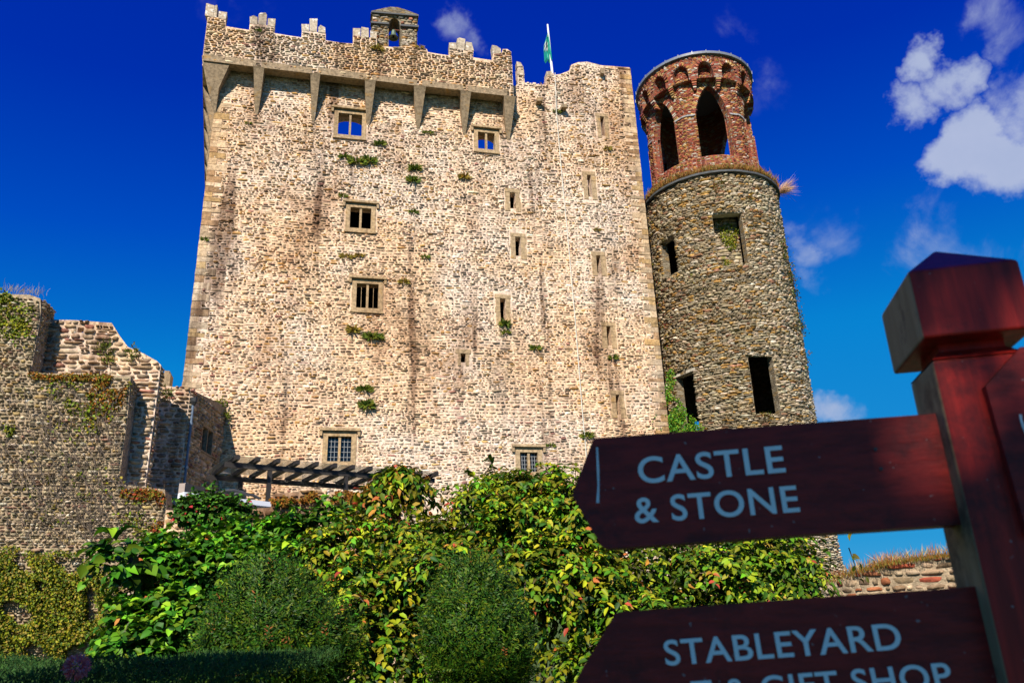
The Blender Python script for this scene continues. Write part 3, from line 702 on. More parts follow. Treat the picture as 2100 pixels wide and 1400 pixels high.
# masonry inside behind opening A, floors
mb = MB(); drum(mb, [], OA['lo'](0)-1.2, OA['hi'](0)+.8, TR-.95, TR-1.6, p0=OA['p0']-.25, p1=OA['p1']+.05); mb.build('inner_masonry', MM_drum, tower)
rc = courses(poly_iv(rect((OA['p0']-.24)*2.95, (OA['p1']+.05)*2.95, OA['lo'](0)-.8, OA['hi'](0)+.6)), OA['lo'](0)-.8, OA['hi'](0)+.6, h=(.12, .25), w=(.25, .7))
P, c = make_stones(rc, PAL_DR, [26, 16, 4, 10, 10, 10, 2], lambda u, v, w: cyl(u/2.95, v, 2.95+w), (.04, .12), .01)
V = P.reshape(-1, 3); Fc = (SF[None]+17*np.arange(len(P))[:, None, None]).reshape(-1, 3); obj('inner_rubble', mesh('inner_rubble', V, Fc, MS_drum, c.reshape(-1, 3)), tower, kind='stuff')
def disc(mb, z0, z1, R, k=48):
    a = np.linspace(0, 2*math.pi, k, endpoint=False)
    V = [(TX+R*math.cos(t), TY+R*math.sin(t), z) for z in (z0, z1) for t in a]
    mb.add(V, [tuple(range(k-1, -1, -1)), tuple(range(k, 2*k))]+[(i, (i+1) % k, k+(i+1) % k, k+i) for i in range(k)])
mb = MB(); disc(mb, ZL-.3, ZL-.06, TR-.48); mb.build('floor_slab', M_dark, tower)
# ledge ring
mb = MB(); ring(mb, [(TR-.4, ZL-.06), (TR+.26, ZL-.04), (TR+.27, ZL+.07), (TR-.4, ZL+.09)], jit=.012); mb.build('ledge', M_slate, tower)
LR = 3.32                                     # lantern radius
def hexr(p, z=0):
    d = ((p-math.radians(47)+math.pi/6) % (math.pi/3))-math.pi/6     # 0 at vertex
    dl = math.pi/6-abs(d); return LR*(.45+.55*math.cos(math.pi/6)/math.cos(dl))-LR if not hasattr(p, '__len__') else LR*(.45+.55*math.cos(math.pi/6)/np.cos(np.pi/6-np.abs(d)))-LR
ZP = chit(1475, 318, LR)[1]                    # sill of lantern arches
ZT = chit(1430, 120, LR)[1]; ZT2 = chit(1450, 118, LR+.3)[1]
ZA = chit(1462, 172, LR)[1]; ZS = chit(1427, 233, LR)[1]
print('lantern', ZP, ZS, ZA, ZT, ZT2)
mb = MB(); ring(mb, [(TR-.9, ZL+.09), (TR+.12, ZL+.095), (TR-.05, ZL+.35), (LR+.1, ZP-.05), (LR-.6, ZP-.04)], jit=.02); mb.build('plinth', MM_brick, tower)
_z0, _z1, _r0, _r1 = ZL+.35, ZP-.05, TR-.05, LR+.1
rects = [(u+.14, z+.05, .27*random.uniform(.8, 1), .1) for z in np.arange(_z0, _z1-.05, .105) for u in np.arange(-1.9*TR, 1.9*TR, .28)]
P, c = make_stones(rects, [(.25, .06, .035), (.31, .11, .055), (.36, .19, .06), (.44, .37, .29), (.17, .055, .04), (.2, .18, .05)], [16, 14, 12, 8, 8, 8], lambda u, v, w: cyl(u/TR, v, _r0+(_r1-_r0)*(v-_z0)/(_z1-_z0)+w), (.01, .05), .01, jit=.2, inset=.85)
place_stones(P, c, MS_brick, tower, 'brick', 'brickwork', 0)
arcs = []
for k in range(6):
    cphi = math.radians(17-60*k); cphi = (cphi+math.pi) % (2*math.pi)-math.pi; hw = math.radians(18.5)
    if cphi+hw > math.pi or cphi-hw < -math.pi: continue
    def hi(p, c0=cphi, hw=hw): 
        t = min(1, abs(p-c0)/hw); return ZS+(ZA-ZS)*(1-t**1.75)**.8 if t < 1 else ZS
    arcs.append(dict(p0=cphi-hw, p1=cphi+hw, lo=lambda p: ZP, hi=hi))
mb = MB(); drum(mb, arcs, ZP-.3, ZT, LR, LR-.42, step=.04, rfun=hexr); mb.build('lantern_wall', MM_brick, tower)
# brick facing
rects = []
z = ZP; bh = .105
while z < ZT-.02:
    u = -1.9*LR
    while u < 1.9*LR:
        w_ = random.uniform(.2, .34)
        p = (u+w_/2)/LR; ok = True
        for o in arcs:
            if o['p0']-.035 < p < o['p1']+.035 and z+bh/2 < (o['hi'](min(max(p, o['p0']), o['p1']))+.18 if o['p0'] < p < o['p1'] else ZS): ok = False
        if ok: rects.append((u+w_/2, z+bh/2, w_, bh))
        u += w_
    z += bh
for o in arcs:                                 # jamb bricks & voussoirs
    if abs((o['p0']+o['p1'])/2) > 1.9: continue
    z = ZP
    while z < ZS:
        for p, s in ((o['p0'], -1), (o['p1'], 1)):
            l = random.choice((.1, .18)); rects.append((p*LR+s*(l/2-.03), z+bh/2, l+.05, bh))
        z += bh
PAL_BR = [(.25, .06, .035), (.31, .11, .055), (.36, .19, .06), (.44, .37, .29), (.17, .055, .04), (.38, .25, .10)]
P, c = make_stones(rects, PAL_BR, [22, 16, 14, 6, 12, 8], lambda u, v, w: cyl(u/LR, v, LR+w+hexr(u/LR)), (.01, .05), .008, jit=.1, inset=.88)
place_stones(P, c, MS_brick, tower, 'brick', 'brickwork')
bP = []; bC = []
def block_on(p, z, dp, dz, r0, r1, rot=0.0, pal=PAL_BR):
    """brick centred at (phi,z) with half sizes (m) rotated on the surface"""
    cs, sn = math.cos(rot), math.sin(rot); q = []
    for r_ in (r0, r1):
        for a, b in ((-dp, -dz), (dp, -dz), (dp, dz), (-dp, dz)):
            uu = p*LR+a*cs-b*sn; zz = z+a*sn+b*cs; q.append(cyl(np.array(uu/LR), zz, r_+hexr(uu/LR)))
    return np.array(q)
vmb = MB()
for o in arcs:
    c0 = (o['p0']+o['p1'])/2
    if abs(c0) > 1.9: continue
    pts = []
    for p in np.linspace(o['p0'], o['p1'], 41): pts.append((p*LR, o['hi'](p)))
    pts = np.array(pts); seg = np.linalg.norm(np.diff(pts, axis=0), axis=1); s = np.concatenate([[0], np.cumsum(seg)]); n = int(s[-1]/.115)
    for i in range(n):
        q = (i+.5)/n*s[-1]; u = np.interp(q, s, pts[:, 0]); zz = np.interp(q, s, pts[:, 1]); u2 = np.interp(q+.05, s, pts[:, 0]); z2 = np.interp(q+.05, s, pts[:, 1])
        tn = math.atan2(z2-zz, u2-u); nxv = (-math.sin(tn), math.cos(tn)); r_ = .13
        col = np.array(random.choice(PAL_BR))*random.uniform(.8, 1.3)
        vmb = MB(); vmb.box8(block_on((u+nxv[0]*r_)/LR, zz+nxv[1]*r_, .045, .13, LR-.05, LR+random.uniform(.04, .08), tn), col); vmb.build('arch_brick', MS_brick, tower)
# string course
mb = MB()
for k in range(-3, 3):
    a0 = math.radians(17+60*k+18.5); a1 = math.radians(17+60*(k+1)-18.5); ps = np.linspace(a0, a1, 8)
    for i in range(7):
        q = [cyl(np.array(p), z, r_+hexr(float(p))) for z in (ZS-.06, ZS+.04) for p, r_ in ((ps[i], LR+.09), (ps[i+1], LR+.09), (ps[i+1], LR-.02), (ps[i], LR-.02))]
        mb.box8(np.array(q))
mb.build('string_course', MS_brick, tower)
mb = MB(); V_ = []
# corbel table: outer band with small round arches
ZB0 = chit(1454, 160, LR+.2)[1]; ZB1 = ZT
bh_ = ZT-ZB0; print('band', ZB0, ZT)
na = 15; fr = []
for k in range(na):
    c0 = math.radians(-10+24*k); c0 = (c0+math.pi) % (2*math.pi)-math.pi; hw = math.radians(7.6)
    if c0+hw > math.pi or c0-hw < -math.pi: continue
    fr.append(dict(p0=c0-hw, p1=c0+hw, lo=lambda p: ZB0-.001, hi=lambda p, c0=c0, hw=hw: ZB0+bh_*.28+bh_*.42*math.sqrt(max(0, 1-((p-c0)/hw)**2))))
band = MB(); BR = LR+.26
drum(band, fr, ZB0, ZT, BR, LR-.3, step=.04); band.build('corbel_band', MM_brick, tower)
mb = MB()
for o in fr:
    c0 = (o['p0']+o['p1'])/2
    if abs(c0) > 1.9: continue
    for t in np.linspace(0, math.pi, 12):
        u = c0*LR+math.cos(t)*(math.radians(7.6)*LR+.02); zz = ZB0+bh_*.28+bh_*.42*math.sin(t)+.03
        col = np.array(random.choice(PAL_BR))*random.uniform(.8, 1.3); q = []
        rot = math.atan2(bh_*.42*math.sin(t), math.cos(t)*math.radians(7.6)*LR)
        mb = MB(); mb.box8(block_on(u/LR+math.cos(rot)*.09/LR, zz+math.sin(rot)*.09, .09, .045, BR-.1-hexr(u/LR), BR+random.uniform(.03, .06)-hexr(u/LR), rot), col); mb.build('arch_brick', MS_brick, tower)
    for j in range(5):                          # corbel steps between arches
        p = o['p1']+math.radians(4.4); w_ = .15*(1-j*.13); zz = ZB0-.05-j*.13
        mb = MB(); mb.box8(block_on(p, zz, w_, .055, LR-.1, LR+.26-j*.055+random.uniform(0, .03)-hexr(p), 0), np.array(random.choice(PAL_BR))*random.uniform(.8, 1.3)); mb.build('corbel_brick', MS_brick, tower)
rects = [(u+.13, z+.05, .26*random.uniform(.8, 1), .1) for z in np.arange(ZB0+bh_*.72, ZT-.08, .105) for u in np.arange(-1.9*BR, 1.9*BR, .27)]
P, c = make_stones(rects, PAL_BR, [22, 16, 14, 6, 12, 8], lambda u, v, w: cyl(u/BR, v, BR+w), (.01, .05), .008, jit=.1, inset=.88)
place_stones(P, c, MS_brick, tower, 'brick', 'brickwork', 0)
mb = MB(); ring(mb, [(0.02, ZT+.004), (BR+.17, ZT+.004), (BR+.19, ZT+.16), (BR+.1, ZT+.23), (0.02, ZT+.42)]); mb.build('lead_roof', M_lead, tower)
mb = MB()
for k in range(28):
    a = 2*math.pi*k/28; r0, r1 = BR+.1, BR+.21
    q = [(TX+r*math.cos(a+s*.007), TY+r*math.sin(a+s*.007), z) for z in (ZT-.005, ZT+.22) for r, s in ((r0, -1), (r0, 1), (r1, 1), (r1, -1))]; mb.box8(np.array(q))
mb.build('lead_roll', M_lead, tower)

# ================================================================== left ward walls
def wall_thing(label, poly, off, th, holes=(), hh=(.09, .2), ww=(.16, .5), pal=None, wt=None, mats=None, most=300, z0=None, side=None, name='stone_wall', depth=(.02, .1)):
    b = min(p[1] for p in poly); uc = sum(p[0] for p in poly)/len(poly)
    t = thing(name, label, 'wall', kp(uc, b, off))
    slab(poly, [rect(*h) for h in holes], kp, off, off-th).build('wall', mats[1], t)
    r = courses(poly_iv(poly, holes), b, max(p[1] for p in poly), h=hh, w=ww, wob=.1)
    P, c = make_stones(r, pal, wt, lambda u, v, w: kp(u, v, w+off), depth, .012, inset=.76, rough=.02)
    if side:                                   # stones on the right flank: (u, z0, z1)
        for (su0, sz0, su1, sz1) in side:
            rr = courses(poly_iv(rect(.05, th-.05, sz0, sz1)), sz0, sz1, h=hh, w=ww)
            P1, c1 = make_stones(rr, pal, wt, lambda u, v, w: kp(su0+(su1-su0)*(v-sz0)/(sz1-sz0)+w, v, off-u), depth, .012, inset=.76)
            P = np.concatenate([P, P1]); c = np.concatenate([c, c1])
    place_stones(P, c, mats[0], t, most=most); return t
PAL_W = [(.34, .265, .165), (.40, .32, .21), (.24, .19, .12), (.33, .23, .10), (.27, .16, .11), (.48, .41, .31)]
WT_W = [24, 14, 16, 8, 6, 8]
O1 = 7.0
p = lambda x, y, o=O1: uz(x, y, o)
L1 = [(-14, .5), (p(255, 1330)[0]+4.5, .5), (p(255, 1330)[0]+4.5, p(380, 1110)[1]), p(342, 1050), p(338, 1003), p(300, 998), p(243, 992), p(262, 850), p(268, 771), p(170, 766), p(63, 765), p(78, 680), p(84, 640), p(83, 612), p(60, 604), p(20, 603), (-14, p(0, 600)[1]+.3)]
u_a = p(63, 765)[0]
wall1 = wall_thing('large brown creeper clad curtain wall at the far left with stepped top', L1, O1, 1.3, hh=(.05, .15), ww=(.09, .34), pal=PAL_W, wt=WT_W, mats=(MS_ward, MM_ward), depth=(.02, .09),
                   side=[(p(268, 771)[0], p(268, 771)[1]-6, p(268, 771)[0], p(268, 771)[1]-.1), (p(83, 640)[0], p(63, 765)[1], p(83, 640)[0], p(83, 612)[1])])
O2 = 6.0
PAL_W2 = [(.42, .31, .21), (.48, .38, .27), (.27, .2, .13), (.31, .15, .11), (.36, .25, .14), (.22, .175, .125)]
L2 = [uz(55, 800, O2), uz(60, 655, O2), uz(92, 655, O2), uz(150, 656, O2), uz(229, 662, O2), uz(243, 685, O2), uz(262, 711, O2), uz(295, 725, O2), uz(322, 740, O2), uz(330, 748, O2)]
ur2 = uz(330, 748, O2)[0]; L2 += [(ur2, 5.0), (L2[0][0], 5.0)]
h2 = uz(160, 671, O2); h2b = uz(171, 682, O2)
wall_thing('sunlit pinkish rubble wall with sloping top and small square hole', L2[::-1], O2, .5, holes=[(h2[0], h2b[0], h2b[1], h2[1])], hh=(.1, .22), ww=(.2, .6), pal=PAL_W2, wt=WT_W, mats=(MS_keep, MM_keep), side=[(ur2, 5.2, ur2, L2[9][1]-.05)])
O3 = 4.1
L3 = [uz(300, 790, O3), uz(333, 790, O3), uz(365, 794, O3), uz(391, 798, O3)]
ur3 = L3[-1][0]; L3 = [(L3[0][0], 4.5), (ur3, 4.5)]+L3[::-1]
wall_thing('narrow pink stone pier between the sloping wall and the keep', L3, O3, .9, hh=(.1, .22), ww=(.2, .5), pal=PAL_W2, wt=WT_W, mats=(MS_keep, MM_keep), most=200)
# return wall running back to the keep, shaded face to the right
ra = kp(ur3, 0, O3)+0.0; rb_ = kp(uz(463, 833)[0], 0, 0.02); rd = (rb_-ra); rl = np.linalg.norm(rd); rd /= rl; rn = np.array([rd[1], -rd[0], 0])
zra, zrb = L3[2][1], uz(463, 833)[1]
def rp(u, z, w=0.0):
    u = np.asarray(u, float)[..., None]; z = np.asarray(z, float)[..., None]; w = np.asarray(w, float)[..., None]; return ra*np.array([1, 1, 0])+rd*u+rn*w+np.array([0, 0, 1.0])*z
ret = thing('stone_wall', 'shaded ivy patched side wall with small window joining the keep', 'wall', rp(1.5, 4.5))
zw = lambda y: None
def rpx(x, y):
    r = ray(x, y); t = ((ra-EYE)@rn)/(r@rn); q = EYE+r*t; return float((q-ra)@rd), float(q[2])
wa = rpx(415, 868); wb = rpx(432, 938)
wr = (min(wa[0], wb[0]), max(wa[0], wb[0]), wb[1], wa[1])
slab([(0, 4.5), (rl, 4.5), (rl, zrb), (0, zra)], [rect(*wr)], rp, 0, -.7).build('wall', MM_ward, ret)
rc = courses(poly_iv([(0, 4.5), (rl, 4.5), (rl, zrb), (0, zra)], [wr]), 4.5, zra, h=(.1, .2), w=(.18, .5))
P, c = make_stones(rc, PAL_W2, WT_W, rp, (.02, .08), .012); place_stones(P, c, MS_ward, ret, most=150)
mb = MB(); um = (wr[0]+wr[1])/2
for a, b, z0, z1 in ((wr[0], wr[1], wr[3]-.08, wr[3]), (wr[0], wr[1], wr[2], wr[2]+.08), (wr[0], wr[0]+.06, wr[2]+.08, wr[3]-.08), (wr[1]-.06, wr[1], wr[2]+.08, wr[3]-.08), (um-.03, um+.03, wr[2]+.08, wr[3]-.08)):
    mb.box8(np.concatenate([rp(np.array([a, b, b, a]), np.array([z0, z0, z1, z1]), np.full(4, o)) for o in (-.15, .03)]))
wo = mb.build('window', MS_dress, ret)
mb = MB(); mb.box8(np.concatenate([rp(np.array([wr[0], wr[1], wr[1], wr[0]]), np.array([wr[2], wr[2], wr[3], wr[3]]), np.full(4, o)) for o in (-.22, -.2)])); subto(mb.build('pane', M_glass), wo)
# connecting wall in the dark recess and distant chimney
wall_thing('dark recessed wall in the gap beside the sunlit pier', rect(L3[0][0]-1.0, ur3, 3.6, L3[0][1]+4.2), 1.8, .6, pal=PAL_W, wt=WT_W, mats=(MS_ward, MM_ward), most=60)
a = uz(334, 765, -3); b = uz(346, 800, -3); mb = MB(); kbox(mb, a[0], b[0], b[1]-1.5, a[1], -3, -3.7); kbox(mb, a[0]+.05, b[0]-.08, a[1]+.003, a[1]+.15, -3.05, -3.6)
tag(mb.build('chimney', MS_dress), 'small grey stone chimney peeping over the wall beside the keep', 'chimney')
# downpipe
px_ = [(395, 822), (394, 850), (390, 900), (386, 950), (381, 1002)]
pp = []
for x, y in px_:
    u, z = rpx(x, y) if x > 391 else uz(x, y, O3+.08); pp.append(uz(x, y, O3+.1)[1])
xx = ur3-.04
pipe = thing('downpipe', 'blue grey rainwater downpipe with hopper on the shaded wall corner', 'pipe', rp(.15, pp[-1], .1))
mb = MB(); mb.tube([rp(.15, pp[0], .1), rp(.15, pp[-1]-.5, .1)], .055, 8); mb.build('pipe', M_pipe, pipe)
mb = MB(); mb.tube([rp(.15, pp[0]-.12, .12), rp(.15, pp[0]+.02, .12), rp(.15, pp[0]+.18, .12)], [.06, .14, .15], 8); mb.build('hopper', M_iron, pipe)
for q in (.25, .5, .75):
    mb = MB(); z = lerp(pp[0], pp[-1], q); mb.tube([rp(.15, z-.05, .1), rp(.15, z+.05, .1)], .08, 8); mb.build('bracket', M_pipe, pipe)

# ================================================================== pergola and white eaves
PZ = 6.6
def hz(x, y, z=PZ): r = ray(x, y); return EYE+r*((z-EYE[2])/r[2])
A_ = hz(490, 948); Bf = hz(865, 978); Cf = hz(437, 975)
e1 = (Bf-A_); l1 = np.linalg.norm(e1); e1 /= l1; e2 = np.array([-e1[1], e1[0], 0]); l2 = (Cf-A_)@e2
if l2 < 0: e2 = -e2; l2 = -l2
pg = thing('pergola', 'black timber pergola with clear panels standing on the castle terrace', 'pergola', A_+e1*l1/2-np.array([0, 0, 2.4]))
def pbox(mb, a0, a1, b0, b1, z0, z1):
    V = [A_+e1*a+e2*b+np.array([0, 0, z-PZ]) for z in (z0, z1) for a, b in ((a0, b0), (a1, b0), (a1, b1), (a0, b1))]; mb.box8(np.array(V))
for b in (0.0, l2*.93):
    mb = MB(); pbox(mb, -.4, l1+.5, b, b+.09, PZ-.16, PZ-.003); mb.build('beam', M_beam, pg)
for k in range(12):
    mb = MB(); a = -.2+(l1+.5)*k/11; pbox(mb, a, a+.11, -.45, l2+.25, PZ, PZ+.13); mb.build('rafter', M_beam, pg)
gm_, gn, gb, go = newmat('clear_roof_panel'); gb.inputs['Base Color'].default_value = (.8, .85, .85, 1); gb.inputs['Transmission Weight'].default_value = .95; gb.inputs['Roughness'].default_value = .08; gb.inputs['IOR'].default_value = 1.1
mb = MB(); pbox(mb, -.35, l1+.4, -.2, l2+.2, PZ+.14, PZ+.15); mb.build('roof_panel', gm_, pg)
for a, b in ((.9, .02), (.6, l2*.93), (l1*.55, .02), (l1-.4, .02)):
    mb = MB(); pbox(mb, a, a+.12, b-.01, b+.1, 3.6, PZ-.163); mb.build('post', M_beam, pg)
Q = 20.0
def strip(mb, x0, y0, x1, y1, h, D0, D1, th=.3):
    a = at(x0, y0, D0); b = at(x1, y1, D1); n_ = np.cross((b-a)/np.linalg.norm(b-a), (0, 0, 1)); 
    V = [a, b, b-np.array([0, 0, h]), a-np.array([0, 0, h])]; V += [v-n_*th for v in V]; mb.box8(np.array(V))
shed = thing('white_shed', 'white boarded shed front with pale gutter below the pergola', 'shed', at(480, 1080, 20))
mb = MB(); strip(mb, 378, 1008, 600, 1034, .12, 20, 21.5, .3); mb.build('gutter', M_white, shed)
a = at(378, 1014, 20.25); b = at(600, 1040, 21.75); dr = (b-a); ll = np.linalg.norm(dr[:2]); dr /= np.linalg.norm(dr)
for k in range(22):
    mb = MB(); q0 = a+dr*ll*(k/22); q1 = a+dr*ll*((k+.93)/22); n_ = np.array([dr[1], -dr[0], 0])
    V = [q0, q1, q1-np.array([0, 0, 2]), q0-np.array([0, 0, 2])]; V += [v-n_*.04 for v in V]; mb.box8(np.array(V)); mb.build('board', M_white, shed)
mb = MB(); strip(mb, 380, 990, 470, 1012, .4, 26.5, 29, .2); tag(mb.build('white_plinth', M_band), 'low white band along the foot of the shaded wall', 'plinth')
# dark curved lounger-like canopy on the terrace edge is left as a low arched rack
mb = MB(); pts = [at(x, y, 21) for x, y in ((450, 1012), (462, 1006), (480, 1005), (498, 1009), (512, 1016))]; mb.tube(pts, .04, 6); mb.tube([q+np.array([.1, .5, 0]) for q in pts], .04, 6); tag(mb.build('arched_rail', M_iron), 'low dark arched rail at the terrace edge below the pergola', 'rail')

# moss topped low wall
def dwall(label, pts, D, th, mats, pal, wt, most, hh=(.07, .15), ww=(.14, .4), base=-.2, name='stone_wall', depth=(.01, .05)):
    r0 = at(pts[0][0], 1250, D); r1 = at(pts[-1][0], 1250, D); ex_ = (r1-r0); ex_[2] = 0; ex_ /= np.linalg.norm(ex_); n_ = np.array([ex_[1], -ex_[0], 0])
    o_ = r0*np.array([1, 1, 0])
    def mf(u, z, w=0.0):
        u = np.asarray(u, float)[..., None]; z = np.asarray(z, float)[..., None]; w = np.asarray(w, float)[..., None]; return o_+ex_*u+n_*w+np.array([0, 0, 1.0])*z
    def hit(x, y): r = ray(x, y); t = ((o_-EYE)@n_)/(r@n_); q = EYE+r*t; return float((q-o_)@ex_), float(q[2])
    top = [hit(x, y) for x, y in pts]; poly = [(top[0][0], base), (top[-1][0], base)]+top[::-1]
    t = thing(name, label, 'wall', mf(0.0, base))
    slab(poly, [], mf, 0, -th).build('wall', mats[1], t)
    P, c = make_stones(courses(poly_iv(poly), base, max(q[1] for q in top), h=hh, w=ww), pal, wt, mf, depth, .012); place_stones(P, c, mats[0], t, most=most)
    return t, mf, hit, top
w5, mf5, hit5, top5 = dwall('low rubble terrace wall behind the shrubs with rusty moss on top', [(340, 1045), (400, 1050), (555, 1040), (560, 1012), (640, 1006), (760, 1012), (860, 1030), (1000, 1060)], 18.5, .6, (MS_keep, MM_keep), PAL_W2, WT_W, 60)
w6, mf6, hit6, top6 = dwall('low ruined wall of pale stone and red brick at the right', [(1690, 1200), (1745, 1178), (1770, 1172), (1800, 1164), (1815, 1158), (1840, 1155), (1870, 1150), (1905, 1146), (1940, 1141), (2010, 1140), (2200, 1135)], 17, .7, (MS_keep, MM_ward),
                           [(.36, .30, .22), (.42, .36, .28), (.3, .08, .05), (.2, .16, .12), (.33, .14, .08)], [10, 7, 3, 5, 3], 200, hh=(.06, .16), ww=(.12, .4))

# ================================================================== vegetation
def leaves(name, P, D, N, Ls, Wd, cols, mat, parent=None, kind=None, shape=7):
    """P base points, D directions, N approx normals; Ls lengths"""
    n = len(P); P = np.asarray(P); D = D/np.linalg.norm(D, axis=1, keepdims=True)
    Sd = np.cross(D, N); Sd /= (np.linalg.norm(Sd, axis=1, keepdims=True)+1e-9); Nn = np.cross(Sd, D)
    Ls = np.asarray(Ls)[:, None]; Wd = np.asarray(Wd)[:, None]; cu_ = rng.uniform(.0, .35, (n, 1)); fo = rng.uniform(.05, .35, (n, 1))
    if shape == 7:
        V = np.stack([P, P+D*Ls*.3-Sd*Wd*.48+Nn*Wd*fo, P+D*Ls*.68-Sd*Wd*.4+Nn*(Wd*fo-Ls*cu_*.3), P+D*Ls-Nn*Ls*cu_, P+D*Ls*.68+Sd*Wd*.4+Nn*(Wd*fo-Ls*cu_*.3), P+D*Ls*.3+Sd*Wd*.48+Nn*Wd*fo, P+D*Ls*.5-Nn*Ls*cu_*.15], 1)
        T = np.array([(0, 6, 1), (1, 6, 2), (2, 6, 3), (3, 6, 4), (4, 6, 5), (5, 6, 0)]); k = 7
    else:
        V = np.stack([P, P+D*Ls*.5-Sd*Wd*.5, P+D*Ls-Nn*Ls*cu_, P+D*Ls*.5+Sd*Wd*.5], 1); T = np.array([(0, 3, 1), (1, 3, 2)]); k = 4
    Fc = (T[None]+k*np.arange(n)[:, None, None]).reshape(-1, 3)
    return obj(name, mesh(name, V.reshape(-1, 3), Fc, mat, np.repeat(cols, k, 0)), parent, kind)
def rdir(n):
    v = rng.normal(size=(n, 3)); return v/np.linalg.norm(v, axis=1, keepdims=True)
def leafcols(n, base, var=.25, accents=(), paccent=0.0):
    b = np.array(base); c = b[rng.integers(0, len(b), n)]*rng.uniform(1-var, 1+var, (n, 1))*(1+rng.normal(0, .08, (n, 3)))
    if accents:
        m = rng.random(n) < paccent; a = np.array(accents); c[m] = a[rng.integers(0, len(a), m.sum())]*rng.uniform(.7, 1.2, (m.sum(), 1))
    return np.clip(c, .005, .8)
def shrub(name, label, cat, blobs, nspray, leaf=(.10, .055), spray=(.5, 12), base=None, acc=(), pacc=.0, gap=(.9, -.12), droop=.5, mat=M_leaf, trunk=True, group=None, inner=.12, seed=0, clus=None):
    """blobs: (px,py,D,rpx_x,rpx_y)"""
    B = []
    for x, y, D, rx, ry in blobs:
        c0 = at(x, y, D); s = D/1640.; B.append((c0, np.array([rx*s, min(rx, 1.3*ry)*s*.9, ry*s])))
    g = min(b[0][2]-b[1][2] for b in B); cen = np.mean([b[0] for b in B], 0)
    t = thing(name, label, cat, (cen[0], cen[1], 0), group)
    area = np.array([b[1][0]*b[1][2] for b in B]); cnt = (nspray*area/area.sum()).astype(int)
    tp = []; mbt = MB(); LP = []; LD = []; LN = []; LL = []; hue = []
    for (c0, r), n in zip(B, cnt):
        for _ in range(n):
            d = rdir(1)[0]
            if d[1] > .35 and random.random() < .75: d[1] = -d[1]
            dep = random.uniform(inner, 1.0)**.5
            p = c0+d*r*dep
            if p[2] < .05: continue
            if any(np.linalg.norm((p-c1)/r1) < .8 for c1, r1 in B if c1 is not c0) and random.random() < .6: continue
            nv = mnoise.noise(Vector((p*gap[0]*np.array([.75, .75, 1.6])+seed).tolist()))
            if nv < gap[1] and dep > .62: continue
            out = d/r; out /= np.linalg.norm(out); h = out*1.0+rng.normal(0, .55, 3); h[2] = h[2]*.6+.15; h /= np.linalg.norm(h)
            L_ = spray[0]*random.uniform(.5, 1.2); k = int(spray[1]*random.uniform(.7, 1.3)); pts = []
            for i in range(k+1):
                q = i/k; pts.append(p+h*L_*q+np.array([0, 0, -droop*L_*q*q]))
            if random.random() < .25: mbt.tube([pts[0], pts[k//2], pts[k]], [.007, .005, .002], 3, (.1, .07, .04))
            hv = random.random()
            for i in range(1, k+1):
                tg = pts[i]-pts[i-1]; tg /= np.linalg.norm(tg); sd = np.cross(tg, (0, 0, 1)); s_ = (1 if i % 2 else -1)
                dv = tg*.55+sd*s_*.8+rng.normal(0, .28, 3)+np.array([0, 0, -.22]); LP.append(pts[i]); LD.append(dv); LN.append(np.array([0, 0, 1.])*.7+out*.6+rng.normal(0, .3, 3)); LL.append(leaf[0]*random.uniform(.6, 1.25)); hue.append((hv, dep, d[2]))
    n = len(LP); LL = np.array(LL); hue = np.array(hue)
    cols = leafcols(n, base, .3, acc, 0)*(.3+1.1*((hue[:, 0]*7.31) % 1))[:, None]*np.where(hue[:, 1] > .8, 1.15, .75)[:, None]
    if acc:
        m = (rng.random(n) < pacc*.35) | ((hue[:, 0] < pacc*1.2) & (hue[:, 1] > .82) & (rng.random(n) < .5))
        a = np.array(acc); cols[m] = a[rng.integers(0, len(a), m.sum())]*rng.uniform(.7, 1.2, (m.sum(), 1))
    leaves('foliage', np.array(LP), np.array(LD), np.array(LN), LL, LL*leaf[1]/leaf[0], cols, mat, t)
    if trunk:
        for c0, r in B:
            mb = mbt; b0 = np.array([c0[0]*.7+cen[0]*.3, c0[1]*.8+cen[1]*.2+.2, -.1]); mb.tube([b0, b0*.5+c0*.5+np.array([.05, 0, 0]), c0+np.array([0, 0, r[2]*.5])], [.05, .035, .012], 6, (.1, .07, .04))
    if mbt.n: mbt.build('branches', M_twig, t, kind='stuff')
    return t
G_IRON = [(.17, .23, .008), (.23, .25, .008), (.07, .19, .008), (.25, .23, .010), (.035, .12, .008), (.12, .22, .008)]
A_IRON = [(.40, .19, .03), (.42, .12, .03), (.38, .06, .03), (.35, .24, .04), (.4, .27, .05)]
G_KIWI = [(.05, .19, .010), (.10, .25, .010), (.03, .12, .008), (.16, .28, .012)]
shrub('shrub', 'large shrub with yellow green and orange leaves in front of the middle of the keep', 'shrub',
      [(1000, 1060, 9.2, 95, 75), (1100, 1060, 9, 110, 85), (1170, 1100, 8.6, 90, 110), (885, 1135, 9, 100, 75), (960, 1180, 8.4, 130, 100), (1100, 1170, 8, 90, 50), (1190, 1360, 7.6, 60, 35), (1060, 1130, 8.5, 120, 80), (1215, 1200, 8, 50, 40)], 4300,
      (.082, .043), (.5, 13), G_IRON, A_IRON, .07, gap=(1.3, .10), seed=3)
shrub('shrub', 'yellow green autumn shrub below the pergola with reddish leaf tips', 'shrub',
      [(740, 1150, 9.3, 100, 70), (830, 1130, 9.2, 60, 50), (780, 1210, 8.6, 120, 90), (760, 1320, 8, 110, 90), (850, 1340, 8, 90, 80)], 2300,
      (.082, .043), (.5, 13), G_IRON, A_IRON, .07, gap=(1.3, .08), seed=11)
